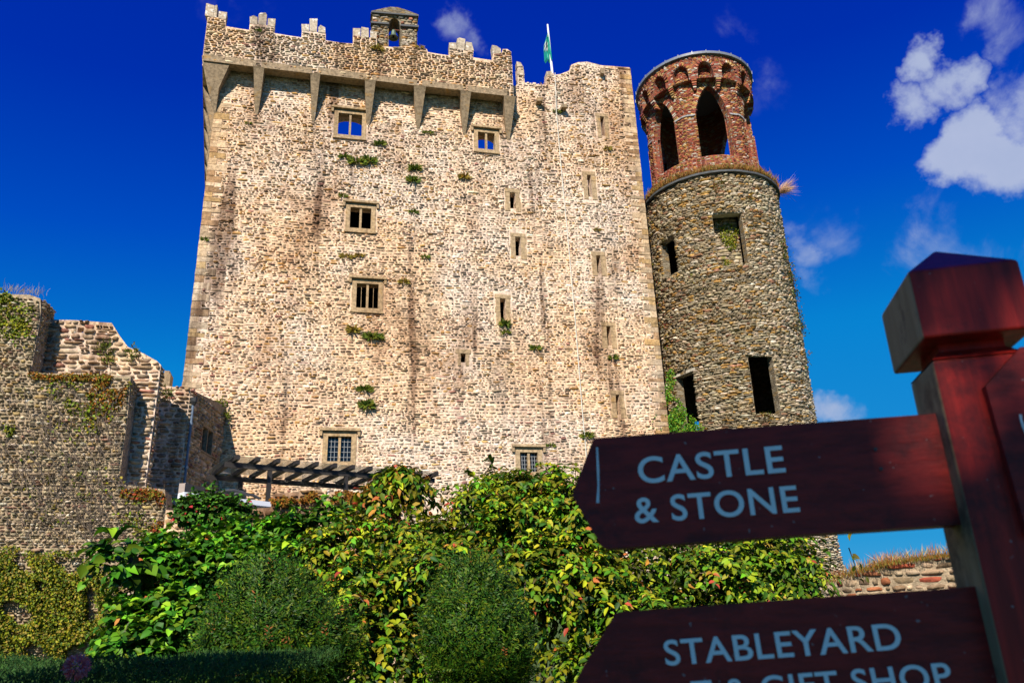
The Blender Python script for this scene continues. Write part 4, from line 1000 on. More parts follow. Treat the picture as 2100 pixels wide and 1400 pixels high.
shrub('shrub', 'dense leafy shrub seen between and beside the two wooden sign boards', 'shrub',
      [(1300, 1160, 8.6, 110, 90), (1430, 1180, 9, 120, 85), (1545, 1180, 9.2, 90, 75), (1595, 1165, 9.4, 38, 45), (1330, 1290, 8, 90, 70), (1240, 1350, 7.6, 60, 60), (1500, 1280, 9, 140, 70)], 2700,
      (.08, .043), (.5, 13), [(.17, .24, .008), (.23, .26, .01), (.08, .19, .008), (.045, .12, .008)], A_IRON, .05, gap=(1.3, .06), seed=5)
shrub('broadleaf_shrub', 'bright green large leaved climbing shrub sprawling over the left wall foot', 'shrub',
      [(455, 1135, 10.5, 80, 50), (560, 1130, 10.3, 90, 50), (650, 1105, 10, 70, 50), (400, 1190, 10, 100, 70), (520, 1200, 9.6, 110, 70), (330, 1180, 10, 70, 70), (330, 1300, 9.4, 90, 60), (420, 1290, 9.2, 90, 80), (620, 1190, 9.4, 80, 70), (690, 1065, 10, 40, 35), (280, 1340, 9, 50, 35)], 4000,
      (.098, .074), (.3, 8), G_KIWI, [(.4, .12, .03), (.45, .2, .05)], .012, gap=(1.3, -.05), seed=8, droop=.3, trunk=False)
shrub('ivy_bush', 'small rounded ivy bush with reddish tips in front of the white shed', 'bush',
      [(430, 1050, 12, 46, 28), (475, 1056, 12, 42, 22), (400, 1048, 12, 30, 22), (428, 1022, 12, 14, 10)], 800, (.065, .05), (.16, 7), [(.05, .15, .012), (.09, .2, .015), (.03, .1, .01)], [(.4, .04, .04)], .08, gap=(1, -.6), seed=2, droop=.1)
shrub('young_plant', 'single leafy vine shoot standing up against the left wall', 'plant', [(240, 1135, 9.4, 26, 36), (228, 1110, 9.4, 14, 12), (262, 1160, 9.4, 22, 22)], 26, (.15, .12), (.22, 6), G_KIWI, (), 0, gap=(1, -2), droop=.2, trunk=False)
st = shrub('sapling', 'slim young tree with drooping crown in front of the pergola', 'tree',
      [(815, 985, 10, 38, 22), (785, 1003, 10, 26, 18), (845, 1005, 10, 26, 18), (815, 970, 10, 20, 12), (775, 1030, 10, 22, 18)], 150, (.12, .06), (.3, 9), G_IRON, A_IRON, .3, gap=(1, -2), droop=.9, trunk=False)
mb = MB(); mb.tube([at(812, 1130, 10), at(814, 1040, 10), at(816, 975, 10)], [.05, .04, .015], 7); mb.build('trunk', M_twig, st)
# hanging leafy spray at the round tower foot
shrub('leafy_branch', 'thin drooping branch with few leaves against the sky under the upper sign', 'branch', [(1722, 1095, 8.5, 12, 6), (1738, 1115, 8.5, 10, 12)], 5, (.09, .05), (.22, 4), G_IRON, (), 0, gap=(1, -9), droop=.9, trunk=False)
# yews
def yew(label, blobs, n, seed):
    B = [(at(x, y, D), np.array([rx, rx*.9, ry])*D/1640.) for x, y, D, rx, ry in [(q_[0], q_[1], q_[2], q_[3]*.93, q_[4]*.95) for q_ in blobs]]
    cen = np.mean([b[0] for b in B], 0); t = thing('yew_bush', label, 'bush', (cen[0], cen[1], 0), 'clipped yew bushes in front of the shrubs')
    LP = []; LD = []; LN = []; hv = []
    area = np.array([b[1][0]*b[1][2] for b in B]); cnt = (n*area/area.sum()).astype(int)
    for (c0, r), m in zip(B, cnt):
        for _ in range(m):
            d = rdir(1)[0]
            if d[1] > .3: d[1] = -d[1]*.6; d /= np.linalg.norm(d)
            lump = 1+.34*mnoise.noise(Vector((d*3.2+seed).tolist())); p = c0+d*r*lump*random.uniform(.8, 1)
            if p[2] < .03: continue
            h = d*.8+np.array([0, 0, .75])+rng.normal(0, .35, 3); h /= np.linalg.norm(h); L_ = random.uniform(.07, .19); v = random.random()
            sd = np.cross(h, d+rng.normal(0, .3, 3)); sd /= np.linalg.norm(sd)+1e-9
            for i in range(9):
                q = i/9; s_ = 1 if i % 2 else -1
                LP.append(p+h*L_*q); LD.append(h*.7+sd*s_*.8); LN.append(d); hv.append(v)
    n_ = len(LP); L_ = rng.uniform(.02, .042, n_); cols = leafcols(n_, [(.03, .10, .008), (.06, .15, .008), (.11, .17, .01), (.018, .06, .006)], .35); hv = np.array(hv)
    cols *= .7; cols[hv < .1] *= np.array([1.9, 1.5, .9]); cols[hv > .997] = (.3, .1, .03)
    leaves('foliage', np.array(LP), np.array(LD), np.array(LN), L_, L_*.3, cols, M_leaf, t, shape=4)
    # woody core
    mb = MB()
    for c0, r in B:
        for _ in range(26):
            d = rdir(1)[0]; b0 = np.array([c0[0], c0[1], max(.0, c0[2]-r[2])]); mb.tube([b0, c0*.6+b0*.4, c0+d*r*.85], [.03, .018, .005], 4, (.07, .05, .035))
    mb.build('branches', M_twig, t, kind='stuff')
    # dense dark inner needles
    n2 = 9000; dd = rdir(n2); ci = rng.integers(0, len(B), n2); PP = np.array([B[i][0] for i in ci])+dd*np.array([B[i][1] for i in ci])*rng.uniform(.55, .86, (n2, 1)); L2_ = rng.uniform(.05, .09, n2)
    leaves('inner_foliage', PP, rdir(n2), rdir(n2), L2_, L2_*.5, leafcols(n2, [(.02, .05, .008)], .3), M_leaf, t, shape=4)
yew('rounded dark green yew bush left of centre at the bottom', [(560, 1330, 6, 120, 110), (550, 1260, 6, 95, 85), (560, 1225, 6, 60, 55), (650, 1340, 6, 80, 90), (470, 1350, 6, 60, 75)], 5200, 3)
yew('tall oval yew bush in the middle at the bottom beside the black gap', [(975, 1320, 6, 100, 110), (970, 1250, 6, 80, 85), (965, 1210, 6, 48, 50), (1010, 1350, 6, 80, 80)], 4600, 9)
# clipped hedge along the bottom left
hd = thing('hedge', 'low clipped yew hedge along the bottom left corner', 'hedge', (-2.6, 4.2, 0))
n = 90000; Xh = rng.uniform(-4.6, -1.2, n); Yh = rng.uniform(3.4, 6.2, n); top_h = np.array([1.50+.035*math.sin(x*3)+.05*mnoise.noise(Vector((x*2, y*2, 0))) for x, y in zip(Xh, Yh)])
fr_ = rng.random(n) < .3; Yh[fr_] = 3.4+rng.uniform(0, .08, fr_.sum()); Zh = top_h-np.abs(rng.normal(0, .05, n)); Zh[fr_] = rng.uniform(.9, 1.5, fr_.sum())
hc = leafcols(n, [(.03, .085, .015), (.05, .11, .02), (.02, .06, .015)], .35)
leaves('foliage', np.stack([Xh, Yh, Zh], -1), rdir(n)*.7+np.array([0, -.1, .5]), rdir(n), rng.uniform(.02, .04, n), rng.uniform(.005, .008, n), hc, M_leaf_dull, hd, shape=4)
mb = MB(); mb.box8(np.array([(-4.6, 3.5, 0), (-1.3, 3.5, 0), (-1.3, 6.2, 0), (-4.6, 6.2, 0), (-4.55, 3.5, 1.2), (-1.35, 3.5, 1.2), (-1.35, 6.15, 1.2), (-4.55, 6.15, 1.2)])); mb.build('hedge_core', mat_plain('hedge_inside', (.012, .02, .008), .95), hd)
# allium flower
ac = at(157, 1367, 3.1); al = thing('allium_flower', 'round dusky pink allium flower head on a thin stem above the hedge', 'flower', (ac[0], ac[1], 0))
mb = MB(); mb.tube([(ac[0]-.03, ac[1], 0), (ac[0]-.015, ac[1], ac[2]-.1), ac], [.005, .004, .004], 6, (.1, .12, .04)); mb.build('stem', M_twig, al)
n = 420; d = rdir(n); P_ = ac+d*.022; c_ = leafcols(n, [(.7, .14, .15), (.6, .11, .13), (.75, .25, .22)], .3); mb = MB()
leaves('flower_head', P_, d, rdir(n), rng.uniform(.016, .026, n), rng.uniform(.004, .006, n), c_, M_leaf_dull, al, shape=4)
n = 180; d = rdir(n); leaves('petals', ac+d*.038, rdir(n), d, rng.uniform(.008, .012, n), rng.uniform(.004, .006, n), leafcols(n, [(.6, .2, .25)], .3), M_leaf_dull, al, shape=4)

# wall creepers
def creeper(name, label, pts, mf_, n, size, base, acc=(), pacc=0, normal=None, kind=None, parent=None, cat='creeper', mat=M_leaf, thick=.12):
    """pts: list of (px,py,rx,ry,weight) pixel blobs laid on a surface through mf_(px,py)->world"""
    w = np.array([p_[2]*p_[3]*p_[4] for p_ in pts], float); cnt = (n*w/w.sum()).astype(int); LP = []
    for (x, y, rx, ry, _), m in zip(pts, cnt):
        for _ in range(m):
            a = random.uniform(0, 2*math.pi); q = math.sqrt(random.random()); LP.append(mf_(x+rx*q*math.cos(a), y+ry*q*math.sin(a)))
    LP = np.array(LP); n = len(LP); nn = np.array([normal(p_) for p_ in LP]) if callable(normal) else np.tile(normal, (n, 1))
    keep_ = np.array([mnoise.noise(Vector((p_*1.6).tolist())) > -.3 for p_ in LP]); LP = LP[keep_]; nn = nn[keep_]; n = len(LP)
    LP = LP+nn*np.abs(rng.normal(.3, .5, (n, 1)))*thick
    D = rng.normal(0, .6, (n, 3))+np.array([0, 0, -.55])+nn*.35; L_ = rng.uniform(.6, 1.3, n)*size; cols = leafcols(n, base, .3, acc, pacc)
    if parent is None:
        c0 = LP.mean(0); parent = thing(name, label, cat, c0)
    return leaves('foliage', LP, D, nn+rng.normal(0, .4, (n, 3)), L_, L_*.75, cols, mat, parent, kind)
f1 = lambda x, y: kp(*uz(x, y, O1), O1)
f0 = lambda x, y: kp(*uz(x, y, 0), 0)
f2 = lambda x, y: kp(*uz(x, y, O2), O2)
G_YG = [(.19, .20, .010), (.12, .16, .010), (.25, .23, .012), (.07, .10, .008)]
creeper('ivy', 'yellow green ivy carpet covering the foot of the left curtain wall', [(60, 1240, 130, 90, 1), (130, 1230, 100, 100, .9), (150, 1260, 90, 90, 1), (40, 1170, 70, 45, .8), (20, 1140, 40, 25, .5), (110, 1190, 70, 45, .7), (200, 1200, 60, 45, .5), (-80, 1240, 120, 110, 1), (60, 1330, 160, 30, 1), (190, 1310, 50, 30, .7)], f1, 34000, .075, G_YG, [(.05, .09, .01), (.28, .2, .03)], .3, normal=KN, thick=.5)
creeper('ivy', 'sparse yellow green creeper on the upper left curtain wall', [(30, 640, 45, 30, 1), (20, 670, 40, 25, 1), (50, 690, 25, 25, .6), (10, 610, 14, 12, 3), (130, 800, 45, 20, .5), (180, 830, 50, 25, .7), (200, 860, 30, 30, .8), (20, 880, 16, 14, 1.5), (150, 870, 60, 40, .15), (100, 1000, 90, 80, .06), (200, 1010, 60, 60, .08), (270, 1050, 30, 30, .5), (300, 1080, 30, 20, .5)], f1, 1900, .10, G_YG, [(.2, .3, .02)], .1, normal=KN)
G_RU = [(.28, .10, .012), (.2, .075, .01), (.33, .14, .02), (.16, .08, .012), (.18, .15, .015)]
creeper('creeper', 'rusty orange creeper hanging from the lower step of the left wall', [(160, 774, 95, 7, 2.2), (230, 785, 38, 14, 2.2), (215, 820, 40, 28, .9), (200, 850, 25, 30, .5), (240, 800, 22, 30, 1), (70, 768, 10, 5, 2)], f1, 2600, .085, G_RU, [(.15, .18, .015)], .2, normal=KN, mat=M_leaf_dull)
creeper('creeper', 'rusty moss mat on the bottom ledge of the left curtain wall', [(290, 1012, 45, 12, 2), (310, 1022, 30, 18, 1.5), (330, 1085, 22, 16, 1), (340, 1080, 25, 14, 1)], f1, 1500, .08, G_RU, [(.15, .18, .015), (.4, .07, .03)], .3, normal=KN, mat=M_leaf_dull)
creeper('creeper', 'rusty brown moss cushion on the terrace wall below the pergola', [(620, 1018, 60, 12, 1), (700, 1020, 55, 12, 1), (580, 1025, 26, 14, 1), (730, 1035, 30, 12, 1)], lambda x, y: mf5(*hit5(x, y)), 2600, .055, G_RU, normal=KN, mat=M_leaf_dull, thick=.2)
# bare vine stems on the curtain wall
mb = MB()
for _ in range(420):
    x, y = random.choice([(random.uniform(-20, 250), random.uniform(900, 1120)), (random.uniform(60, 330), random.uniform(1000, 1120)), (random.uniform(-20, 240), random.uniform(800, 1000))])
    pts = []; a = random.gauss(-1.5, .75); L_ = random.uniform(5, 16)
    for i in range(random.randint(4, 9)):
        if x > 255 and y < 985: break
        pts.append(f1(x, y)+KN*.13); a += random.gauss(0, .4); x += L_*math.cos(a); y += L_*math.sin(a)
        if y < 790: break
    if len(pts) > 1: mb.tube(pts, [.013*(1-.7*i/len(pts)) for i in range(len(pts))], 3, (.1, .075, .055))
vs = mb.build('vine_stems', mat_plain('bare_vine', (.075, .055, .04), .85, .4, 20)); vs['kind'] = 'stuff'; vs['label'] = 'bare brown vine stems branching over the curtain wall'; vs['category'] = 'vine'
# ivy on round tower and corner
fd = lambda x, y: cyl(np.array(chit(x, y, TR)[0]), chit(x, y, TR)[1], TR)
nd_ = lambda p_: np.array([p_[0]-TX, p_[1]-TY, 0])/math.hypot(p_[0]-TX, p_[1]-TY)
creeper('ivy', 'bright green ivy clump climbing the corner where round tower meets keep', [(1372, 850, 30, 36, 1), (1360, 820, 14, 28, 1), (1395, 868, 28, 22, 1), (1350, 870, 22, 20, 1), (1420, 880, 20, 12, .6), (1372, 780, 8, 22, .8)], lambda x, y: kp(*uz(max(x, 1330), y, -.4), -.4), 5200, .085, G_KIWI, [(.2, .22, .02)], .15, normal=KN, thick=.3)
creeper('ivy', 'thin mottled creeper up the left edge of the round tower', [(1352, 640, 14, 80, 1), (1346, 560, 10, 60, 1), (1366, 720, 14, 60, 1), (1335, 470, 8, 30, 1), (1378, 780, 12, 40, 1), (1400, 600, 30, 40, .1)], fd, 1700, .07, G_YG, [(.35, .12, .03), (.3, .03, .03)], .25, normal=nd_)
creeper('ivy', 'green ivy patch inside the upper window of the round tower', [(1495, 480, 18, 22, 1), (1500, 500, 12, 14, 1), (1475, 462, 10, 10, .8), (1490, 538, 8, 6, 1)], lambda x, y: cyl(np.array(chit(x, y, 3.02)[0]), chit(x, y, 3.02)[1], 3.02), 700, .09, G_YG, normal=nd_)
creeper('plant_fringe', 'dark leafy fringe growing down the right edge of the round tower', [(1616, 560, 5, 20, 1), (1622, 590, 6, 18, 2), (1632, 630, 5, 24, 1), (1641, 670, 5, 24, 1), (1605, 520, 4, 14, 1), (1650, 740, 3, 20, .6), (1600, 500, 4, 10, 1)], lambda x, y: (lambda h: cyl(np.array(min(h[0], 1.45)), h[1], TR))(chit(x, y, TR)), 1500, .1, [(.06, .10, .02), (.1, .12, .02)], [(.3, .12, .03)], .2, normal=nd_, thick=.3)
# grass fringe on the ledge (orange dry grass) and wall tops
def grass(name, label, P, n, h, cols, spread=.1, lean=None, cat='grass', w=.012, kind='stuff'):
    P = np.asarray(P); i = rng.integers(0, len(P)-1, n); t = rng.random((n, 1)); B_ = P[i]*(1-t)+P[i+1]*t+rng.normal(0, spread, (n, 3))*np.array([1, 1, .15])
    D = rng.normal(0, .35, (n, 3))+np.array([0, 0, 1.0])+(lean if lean is not None else 0); L_ = rng.uniform(.4, 1.1, n)*h
    o = leaves(name, B_, D, rdir(n), L_, np.full(n, w), leafcols(n, cols, .3), M_leaf_dull, None, kind, shape=4); o['label'] = label; o['category'] = cat; return o
phs = np.linspace(-1.35, 1.45, 40); RG = (TR+.05)
grass('grass', 'rusty grass growing round the ledge of the round tower', [cyl(np.array(q), ZL+.12, RG) for q in phs], 5200, .5, [(.32, .12, .03), (.25, .15, .04), (.2, .18, .03), (.35, .18, .06)], .12, w=.03)
pe = cyl(np.array(1.5), ZL+.05, TR+.25)
tg_ = grass('dry_grass', 'long pale dry grass tuft blowing off the right side of the ledge', [pe-np.array([.1, .3, 0]), pe+np.array([0, .3, 0])], 260, 1.3, [(.55, .33, .16), (.6, .4, .25)], .1, lean=np.array([1.1, 0, -.5]), w=.02, kind=None); tg_['category'] = 'grass tuft'
grass('dry_grass', 'wispy dry grass along the top of the left curtain wall', [kp(*uz(x, y, O1-.3), O1-.3) for x, y in ((0, 600), (30, 602), (60, 603), (85, 608))], 130, .42, [(.4, .3, .18), (.3, .25, .1)], .15)
grass('dry_grass', 'wispy dry grass growing on the low ruined wall at the right', [mf6(u, z, -.2) for u, z in top6], 900, .3, [(.5, .3, .15), (.35, .3, .1), (.3, .12, .04)], .12)
grass('moss_turf', 'rusty moss and turf capping the low ruined wall at the right', [mf6(u, z-.02, .0) for u, z in top6], 3000, .12, [(.25, .1, .02), (.2, .17, .03)], .1, cat='moss')
# fern tufts on the walls
TUF = [(735, 330, 20, 8, 'wide green fern row below the upper left keep window', 0), (707, 320, 9, 6, 'fern tuft left of the wide fern row', 0), (757, 327, 12, 8, 'fern tuft at the right end of the wide fern row', 0), (780, 292, 8, 7, 'small fern right below the upper left window', 0),
       (851, 343, 9, 8, 'upper of two stacked ferns right of centre on the keep', 0), (848, 367, 9, 8, 'lower of two stacked ferns right of centre on the keep', 0), (878, 271, 14, 4, 'thin fern strip under the fourth corbel tip', 0), (510, 252, 6, 3, 'tiny fern below the first corbel', 0),
       (848, 433, 9, 5, 'small fern right of the second storey window', 0), (952, 360, 8, 8, 'dry brown tuft on the dark stained streak', 1), (703, 400, 7, 5, 'small fern above the second storey window', 0), (712, 524, 14, 5, 'brown dry tuft above the hooded middle window', 1), (737, 522, 9, 5, 'dry yellow tuft beside the brown tuft above the hooded window', 1),
       (872, 526, 7, 5, 'small tuft level with the hooded window top', 0), (828, 576, 9, 6, 'yellow fern right of the hooded middle window', 1), (765, 688, 17, 8, 'broad yellow green fern below the hooded middle window', 0), (724, 674, 8, 8, 'dry brown fern left of the broad yellow one', 1),
       (748, 796, 12, 7, 'upper of two ferns above the barred lower window', 0), (752, 828, 10, 9, 'lower of two ferns above the barred lower window', 0), (1036, 662, 6, 8, 'fern sprouting in the arrow slit', 0), (1037, 680, 8, 5, 'fern hanging below the arrow slit', 0), (1098, 712, 10, 6, 'fern right of the small square slit', 0),
       (1257, 731, 7, 6, 'fern below the fourth right hand slit', 0), (1142, 228, 9, 5, 'yellow green fern between the two projecting stones', 0), (1246, 303, 8, 5, 'dry fern below the top right slit', 1), (1203, 890, 9, 7, 'fern at the foot of the pale cable', 0), (420, 490, 5, 4, 'tiny fern on the left keep edge', 0),
       (530, 62, 5, 4, 'tiny fern on the second merlon', 0), (773, 98, 10, 7, 'rusty tuft at the foot of the bellcote', 1), (862, 96, 9, 4, 'turf tuft right of the bellcote', 1), (1130, 912, 9, 4, 'fern above the small lower right window', 0), (1225, 470, 7, 4, 'pale tuft left of the long right hand slits', 1)]
for x, y, rx, ry, lb, dry in TUF:
    off = OFF+.02 if y < 110 and x < 1050 else 0.02
    u, z = uz(x, y+ry*.5, off); c0 = kp(u, z, off); s = 45/1640.; n = int(30+rx*ry*1.1)
    t = thing('fern_tuft', lb, 'fern', c0, 'fern tufts growing on the keep wall')
    a = rng.uniform(-1, 1, (n, 1))*rx*s*.6; B_ = c0+KD*a+np.array([0, 0, 1])*rng.uniform(-.3, .3, (n, 1))*ry*s
    D = KD*a*2.2/(rx*s)+KN*rng.uniform(.3, 1, (n, 1))+np.array([0, 0, 1])*rng.uniform(-.4, .9, (n, 1)); L_ = rng.uniform(.35, 1.15, n)*ry*s*1.45+.03
    leaves('fronds', B_, D, rdir(n)*.5+KN, L_, L_*.26, leafcols(n, [(.3, .2, .03), (.22, .17, .03)] if dry else [(.10, .14, .015), (.17, .18, .02), (.06, .10, .012)], .3), M_leaf_dull, t, shape=4)
for x, y, lb in ((1480, 378, 'brown tuft just under the ledge of the round tower'), (1470, 392, 'olive tuft below the ledge above the upper tower window'), (1537, 410, 'small green tuft beside the upper tower window'), (1570, 855, 'dry weeds on the sill of the lower tower window')):
    ph, z = chit(x, y, TR); c0 = cyl(np.array(ph), z, TR+.05); n = 70; t = thing('weed_tuft', lb, 'weed', c0, 'weed tufts growing on the round tower')
    nn = nd_(c0); leaves('fronds', c0+rng.normal(0, .12, (n, 3)), rdir(n)*.6+nn*.5+np.array([0, 0, .5]), rdir(n), rng.uniform(.1, .3, n), np.full(n, .05), leafcols(n, [(.2, .16, .03), (.12, .14, .02), (.25, .1, .03)], .3), M_leaf_dull, t, shape=4)
for x, y, o_, lb in ((216, 715, O2, 'fern on the sloping wall below its corner'), (225, 740, O2, 'lower fern on the sunlit sloping wall'), (275, 727, O2, 'fern on the slope edge of the sunlit wall'), (455, 830, .1, 'bushy plant on top of the shaded side wall'), (462, 855, .1, 'trailing plant hanging at the end of the shaded side wall'), (343, 812, O3, 'small fern on the narrow pink pier')):
    c0 = kp(*uz(x, y, o_), o_); n = 110; t = thing('fern_tuft', lb, 'fern', c0, 'fern tufts growing on the ward walls')
    leaves('fronds', c0+rng.normal(0, .13, (n, 3)), rdir(n)*.7+KN*.5+np.array([0, 0, .4]), rdir(n), rng.uniform(.1, .26, n), np.full(n, .05), leafcols(n, [(.13, .17, .02), (.2, .2, .02), (.08, .1, .015)], .3), M_leaf_dull, t, shape=4)

# ================================================================== signpost
PA = math.radians(-11.5); PD = np.array([math.cos(PA), math.sin(PA), 0]); PN = np.array([math.sin(PA), -math.cos(PA), 0])
DP = 1.0
_c = at(1911, 736, DP); PC = _c*np.array([1, 1, 0])       # front-left vertical edge of the post
def sp(u, z, o=0.0):
    u = np.asarray(u, float)[..., None]; z = np.asarray(z, float)[..., None]; o = np.asarray(o, float)[..., None]; return PC+PD*u+PN*o+np.array([0, 0, 1.0])*z
def spx(x, y, off=0.0):
    r = ray(x, y); t = ((PC+PN*off-EYE)@PN)/(r@PN); q = EYE+r*t; return float((q-PC)@PD), float(q[2])
PW = spx(2089, 717)[0]; PW = max(PW, .1); print('post width', PW)
M_red = mat_wood('stained_red_wood', (.20, .012, .009), (.46, .022, .014), (70, 70, 5), .38, True, (.06, .008, .008))
M_redh = mat_wood('stained_red_board', (.15, .011, .010), (.31, .02, .015), (6, 80, 80), .42, True, (.06, .009, .009))
M_end = mat_wood('weathered_brown_wood', (.24, .15, .07), (.36, .24, .12), (60, 60, 6), .7, False, (.05, .03, .02))
post = thing('signpost', 'dark red wooden signpost with pyramid cap holding the direction boards', 'signpost', sp(PW/2, 0, -PW/2))
def sbox(name, u0, u1, z0, z1, o0, o1, parent=post, endmat=True, bev=.004, mat=M_red):
    V = np.concatenate([sp(np.array([u0, u1, u1, u0]), np.full(4, z), np.array([o0, o0, o1, o1])) for z in (z0, z1)])
    m = mesh(name, V, [(3, 2, 1, 0), (4, 5, 6, 7), (0, 1, 5, 4), (1, 2, 6, 5), (2, 3, 7, 6), (3, 0, 4, 7)], mat); m.materials.append(M_end)
    if endmat: m.polygons[5].material_index = 1
    o = obj(name, m, parent); b_ = o.modifiers.new('b', 'BEVEL'); b_.width = bev; b_.segments = 2; return o
ztop_n = spx(1911, 738)[1]
sbox('post_shaft', 0, PW, 0, ztop_n, 0, -PW)
# cap
cu0, czt = spx(1863, 557, .02); cu0b, czb = spx(1893, 693, .02); cu1, _ = spx(2076, 537, .02)
cu0 = (cu0+cu0b)/2; print('cap', cu0, PW); cw = PW+.045; ccx = PW/2; cu1 = PW-cu0; ccx = PW/2
zc0, zc1 = czb, czt
# chamfered neck between shaft and cap
V = np.concatenate([sp(np.array([0, PW, PW, 0]), np.full(4, ztop_n), np.array([0, 0, -PW, -PW])), sp(np.array([.014, PW-.014, PW-.014, .014]), np.full(4, ztop_n+.013), np.array([-.014, -.014, -PW+.014, -PW+.014])), sp(np.array([.014, PW-.014, PW-.014, .014]), np.full(4, zc0+.002), np.array([-.014, -.014, -PW+.014, -PW+.014]))])
mb = MB(); mb.add(V, [(0, 1, 5, 4), (1, 2, 6, 5), (2, 3, 7, 6), (3, 0, 4, 7), (4, 5, 9, 8), (5, 6, 10, 9), (6, 7, 11, 10), (7, 4, 8, 11)]); mb.build('neck', M_red, post)
o0, o1 = .02, -PW-.025; um, om = (cu0+cu1)/2, (o0+o1)/2; ap = .055
V = np.concatenate([sp(np.array([cu0, cu1, cu1, cu0]), np.full(4, z), np.array([o0, o0, o1, o1])) for z in (zc0, zc1)]+[sp(np.array([um]), np.array([zc1+ap]), np.array([om]))])
m = mesh('cap', V, [(3, 2, 1, 0), (0, 1, 5, 4), (1, 2, 6, 5), (2, 3, 7, 6), (3, 0, 4, 7), (4, 5, 8), (5, 6, 8), (6, 7, 8), (7, 4, 8)], M_red); m.materials.append(M_end); m.polygons[4].material_index = 1
o = obj('cap', m, post); b_ = o.modifiers.new('b', 'BEVEL'); b_.width = .003; b_.segments = 2

FONT = bpy.data.curves.new('tmp', 'FONT').font
def letters(parent, text, x0, y0, x1, y1, off, hpx, mat, name='lettering', shear=0.0):
    """text with its baseline from px (x0,y0) to px (x1,y1)"""
    cu_ = bpy.data.curves.new('txt', 'FONT'); cu_.body = text; cu_.size = 1; cu_.extrude = .002; cu_.offset = .012; cu_.resolution_u = 6; cu_.space_character = 1.06
    to = bpy.data.objects.new('txt', cu_); COL.objects.link(to); bpy.context.view_layer.update()
    dg = bpy.context.evaluated_depsgraph_get(); me = bpy.data.meshes.new_from_object(to.evaluated_get(dg)); bpy.data.objects.remove(to)
    n = len(me.vertices); co = np.zeros(n*3); me.vertices.foreach_get('co', co); co = co.reshape(-1, 3)
    a = np.array(spx(x0, y0, off)); b = np.array(spx(x1, y1, off)); ax = (b-a); L_ = np.linalg.norm(ax); ax /= L_; ay = np.array([-ax[1], ax[0]])
    xm, xM = co[:, 0].min(), co[:, 0].max(); H = np.linalg.norm(np.array(spx(x0, y0-hpx, off))-a); ch = .73
    s = (co[:, 0]-xm)/(xM-xm)*L_; t = co[:, 1]/ch*H
    uvp = a+np.outer(s, ax)+np.outer(t, ay); P = sp(uvp[:, 0], uvp[:, 1], off+co[:, 2]*.3+.0008)
    me.vertices.foreach_set('co', P.ravel()); me.materials.clear(); me.materials.append(mat); me.update(); me.name = name
    return obj(name, me, parent)
M_let = mat_plain('white_engraved_paint', (.86, .82, .76), .6, .12, 60)
def board(label, pts, off, th, name='sign_board'):
    uv = [spx(x, y, off) for x, y in pts]; mb = slab(uv, [], sp, off, off-th)
    cen = sp(np.mean([q[0] for q in uv]), min(q[1] for q in uv), off)
    t = thing(name, label, 'sign', cen); o = mb.build('board', M_redh, t); b_ = o.modifiers.new('b', 'BEVEL'); b_.width = .004; b_.segments = 2; b_.limit_method = 'ANGLE'
    return t
BOF = -.03
def post_u(y): return 1911+.233*(y-736)
b1 = board('upper dark red wooden finger board reading CASTLE & STONE', [(1216, 901), (1222, 898), (1560, 874), (1945, 846), (1995, 1073), (1700, 1092), (1245, 1124), (1232, 1118), (1173, 1015)], BOF, .034)
letters(b1, 'CASTLE', 1311, 991, 1612, 967, BOF+.0005, 55, M_let)
letters(b1, '& STONE', 1303, 1072, 1641, 1048, BOF+.0005, 54, M_let)
mb = MB(); q = [spx(1224.5, 917, BOF), spx(1226.5, 960, BOF), spx(1227.5, 995, BOF), spx(1226, 1031, BOF)]; mb.tube([sp(a[0], a[1], BOF+.0005) for a in q], [.0012, .0016, .0012, .002], 5); mb.build('paint_scratch', M_let, b1)
for x, y in ((1795, 921), (1806, 961)):
    mb = MB(); q = spx(x, y, BOF); mb.tube([sp(q[0], q[1], BOF-.001), sp(q[0], q[1], BOF+.0022)], .0022, 8); mb.build('nail_head', M_iron, b1)
b2 = board('lower dark red wooden finger board reading STABLEYARD', [(1262, 1256), (1275, 1253), (1650, 1226), (2062, 1198), (2120, 1450), (1700, 1478), (1240, 1500), (1180, 1395)], BOF, .034)
letters(b2, 'STABLEYARD', 1366, 1363, 1852, 1329, BOF+.0005, 53, M_let)
letters(b2, 'T & GIFT SHOP', 1423, 1446, 1957, 1409, BOF+.0005, 52, M_let)
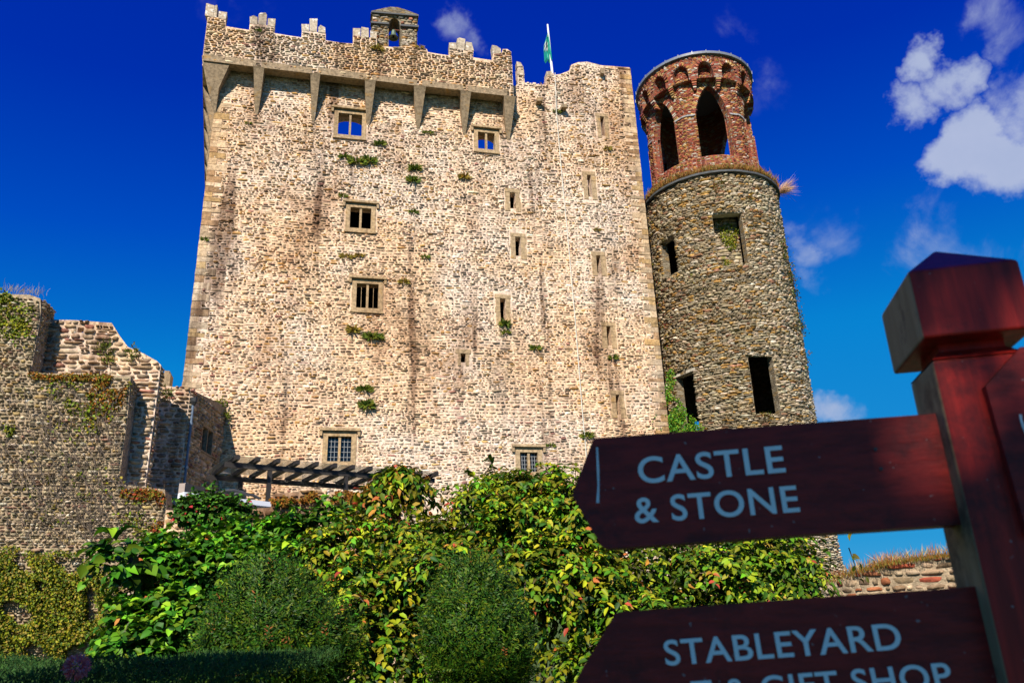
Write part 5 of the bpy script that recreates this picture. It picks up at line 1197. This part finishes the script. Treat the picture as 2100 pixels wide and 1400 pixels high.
# third finger board pointing off to the right, mounted on the near side of the post
b3 = board('dark finger board at the right edge cut off by the picture', [(2021, 791), (2092, 712), (2200, 700), (2500, 672), (2560, 900), (2250, 930), (2118, 1100), (2106, 1090)], .012, .034)
mb = MB(); q = [spx(x, y, .0125) for x, y in ((2092, 850), (2094, 862), (2098, 875), (2104, 888))]; mb.tube([sp(a[0], a[1], .013) for a in q], .0014, 5); mb.build('letter_stroke', M_let, b3)

# ================================================================== unseen tree behind the camera, placed and shaped to shade the signpost
rng = np.random.default_rng(21); random.seed(21)
sc_ = sp(PW/2-.35, 1.95, 0); tcn = sc_+SUN*10.5
tree = thing('shade_tree', 'unseen broad leafy tree behind the viewer, shaped to shade the signpost', 'tree', (tcn[0], tcn[1], 0))
mb = MB(); mb.tube([(tcn[0], tcn[1], -.1), (tcn[0]+.1, tcn[1], 3.5), (tcn[0], tcn[1]-.1, tcn[2]+1)], [.3, .22, .06], 10)
for k in range(12):
    d = rdir(1)[0]; d[2] = abs(d[2]); mb.tube([(tcn[0], tcn[1], tcn[2]-2.2+.2*k), tcn+d*1.2, tcn+d*2.3], [.1, .06, .02], 5)
mb.build('trunk', M_twig, tree)
n = 60000; d = rdir(n); q = rng.random((n, 1))**(1/2.4); Pt = tcn+d*q*np.array([3.1, 3.0, 2.5])
tgt = [sp(spx(x, y, 0)[0]+.045, spx(x, y, 0)[1], 0) for x, y in ((2030, 900), (2050, 960), (2070, 1030))]+[sp(*spx(x, y, -.03), -.03) for x, y in ((1345, 965), (1400, 975))]
keep_ = np.ones(n, bool)
for tq, rad in zip(tgt, (.215, .215, .205, .20, .19)):
    rel = Pt-tq; al_ = rel@SUN; dist = np.linalg.norm(rel-np.outer(al_, SUN), axis=1); keep_ &= dist > rad  # leaves cut away along sun rays to throw flecks on post and board
Pt = Pt[keep_]; n = len(Pt)
leaves('crown', Pt, rdir(n), rdir(n), rng.uniform(.12, .2, n), rng.uniform(.09, .14, n), leafcols(n, [(.05, .1, .015), (.07, .13, .02)], .3), M_leaf, tree, shape=4)
print('objects', len(bpy.data.objects), 'tris', sum(len(o.data.polygons) for o in bpy.data.objects if o.type == 'MESH'))
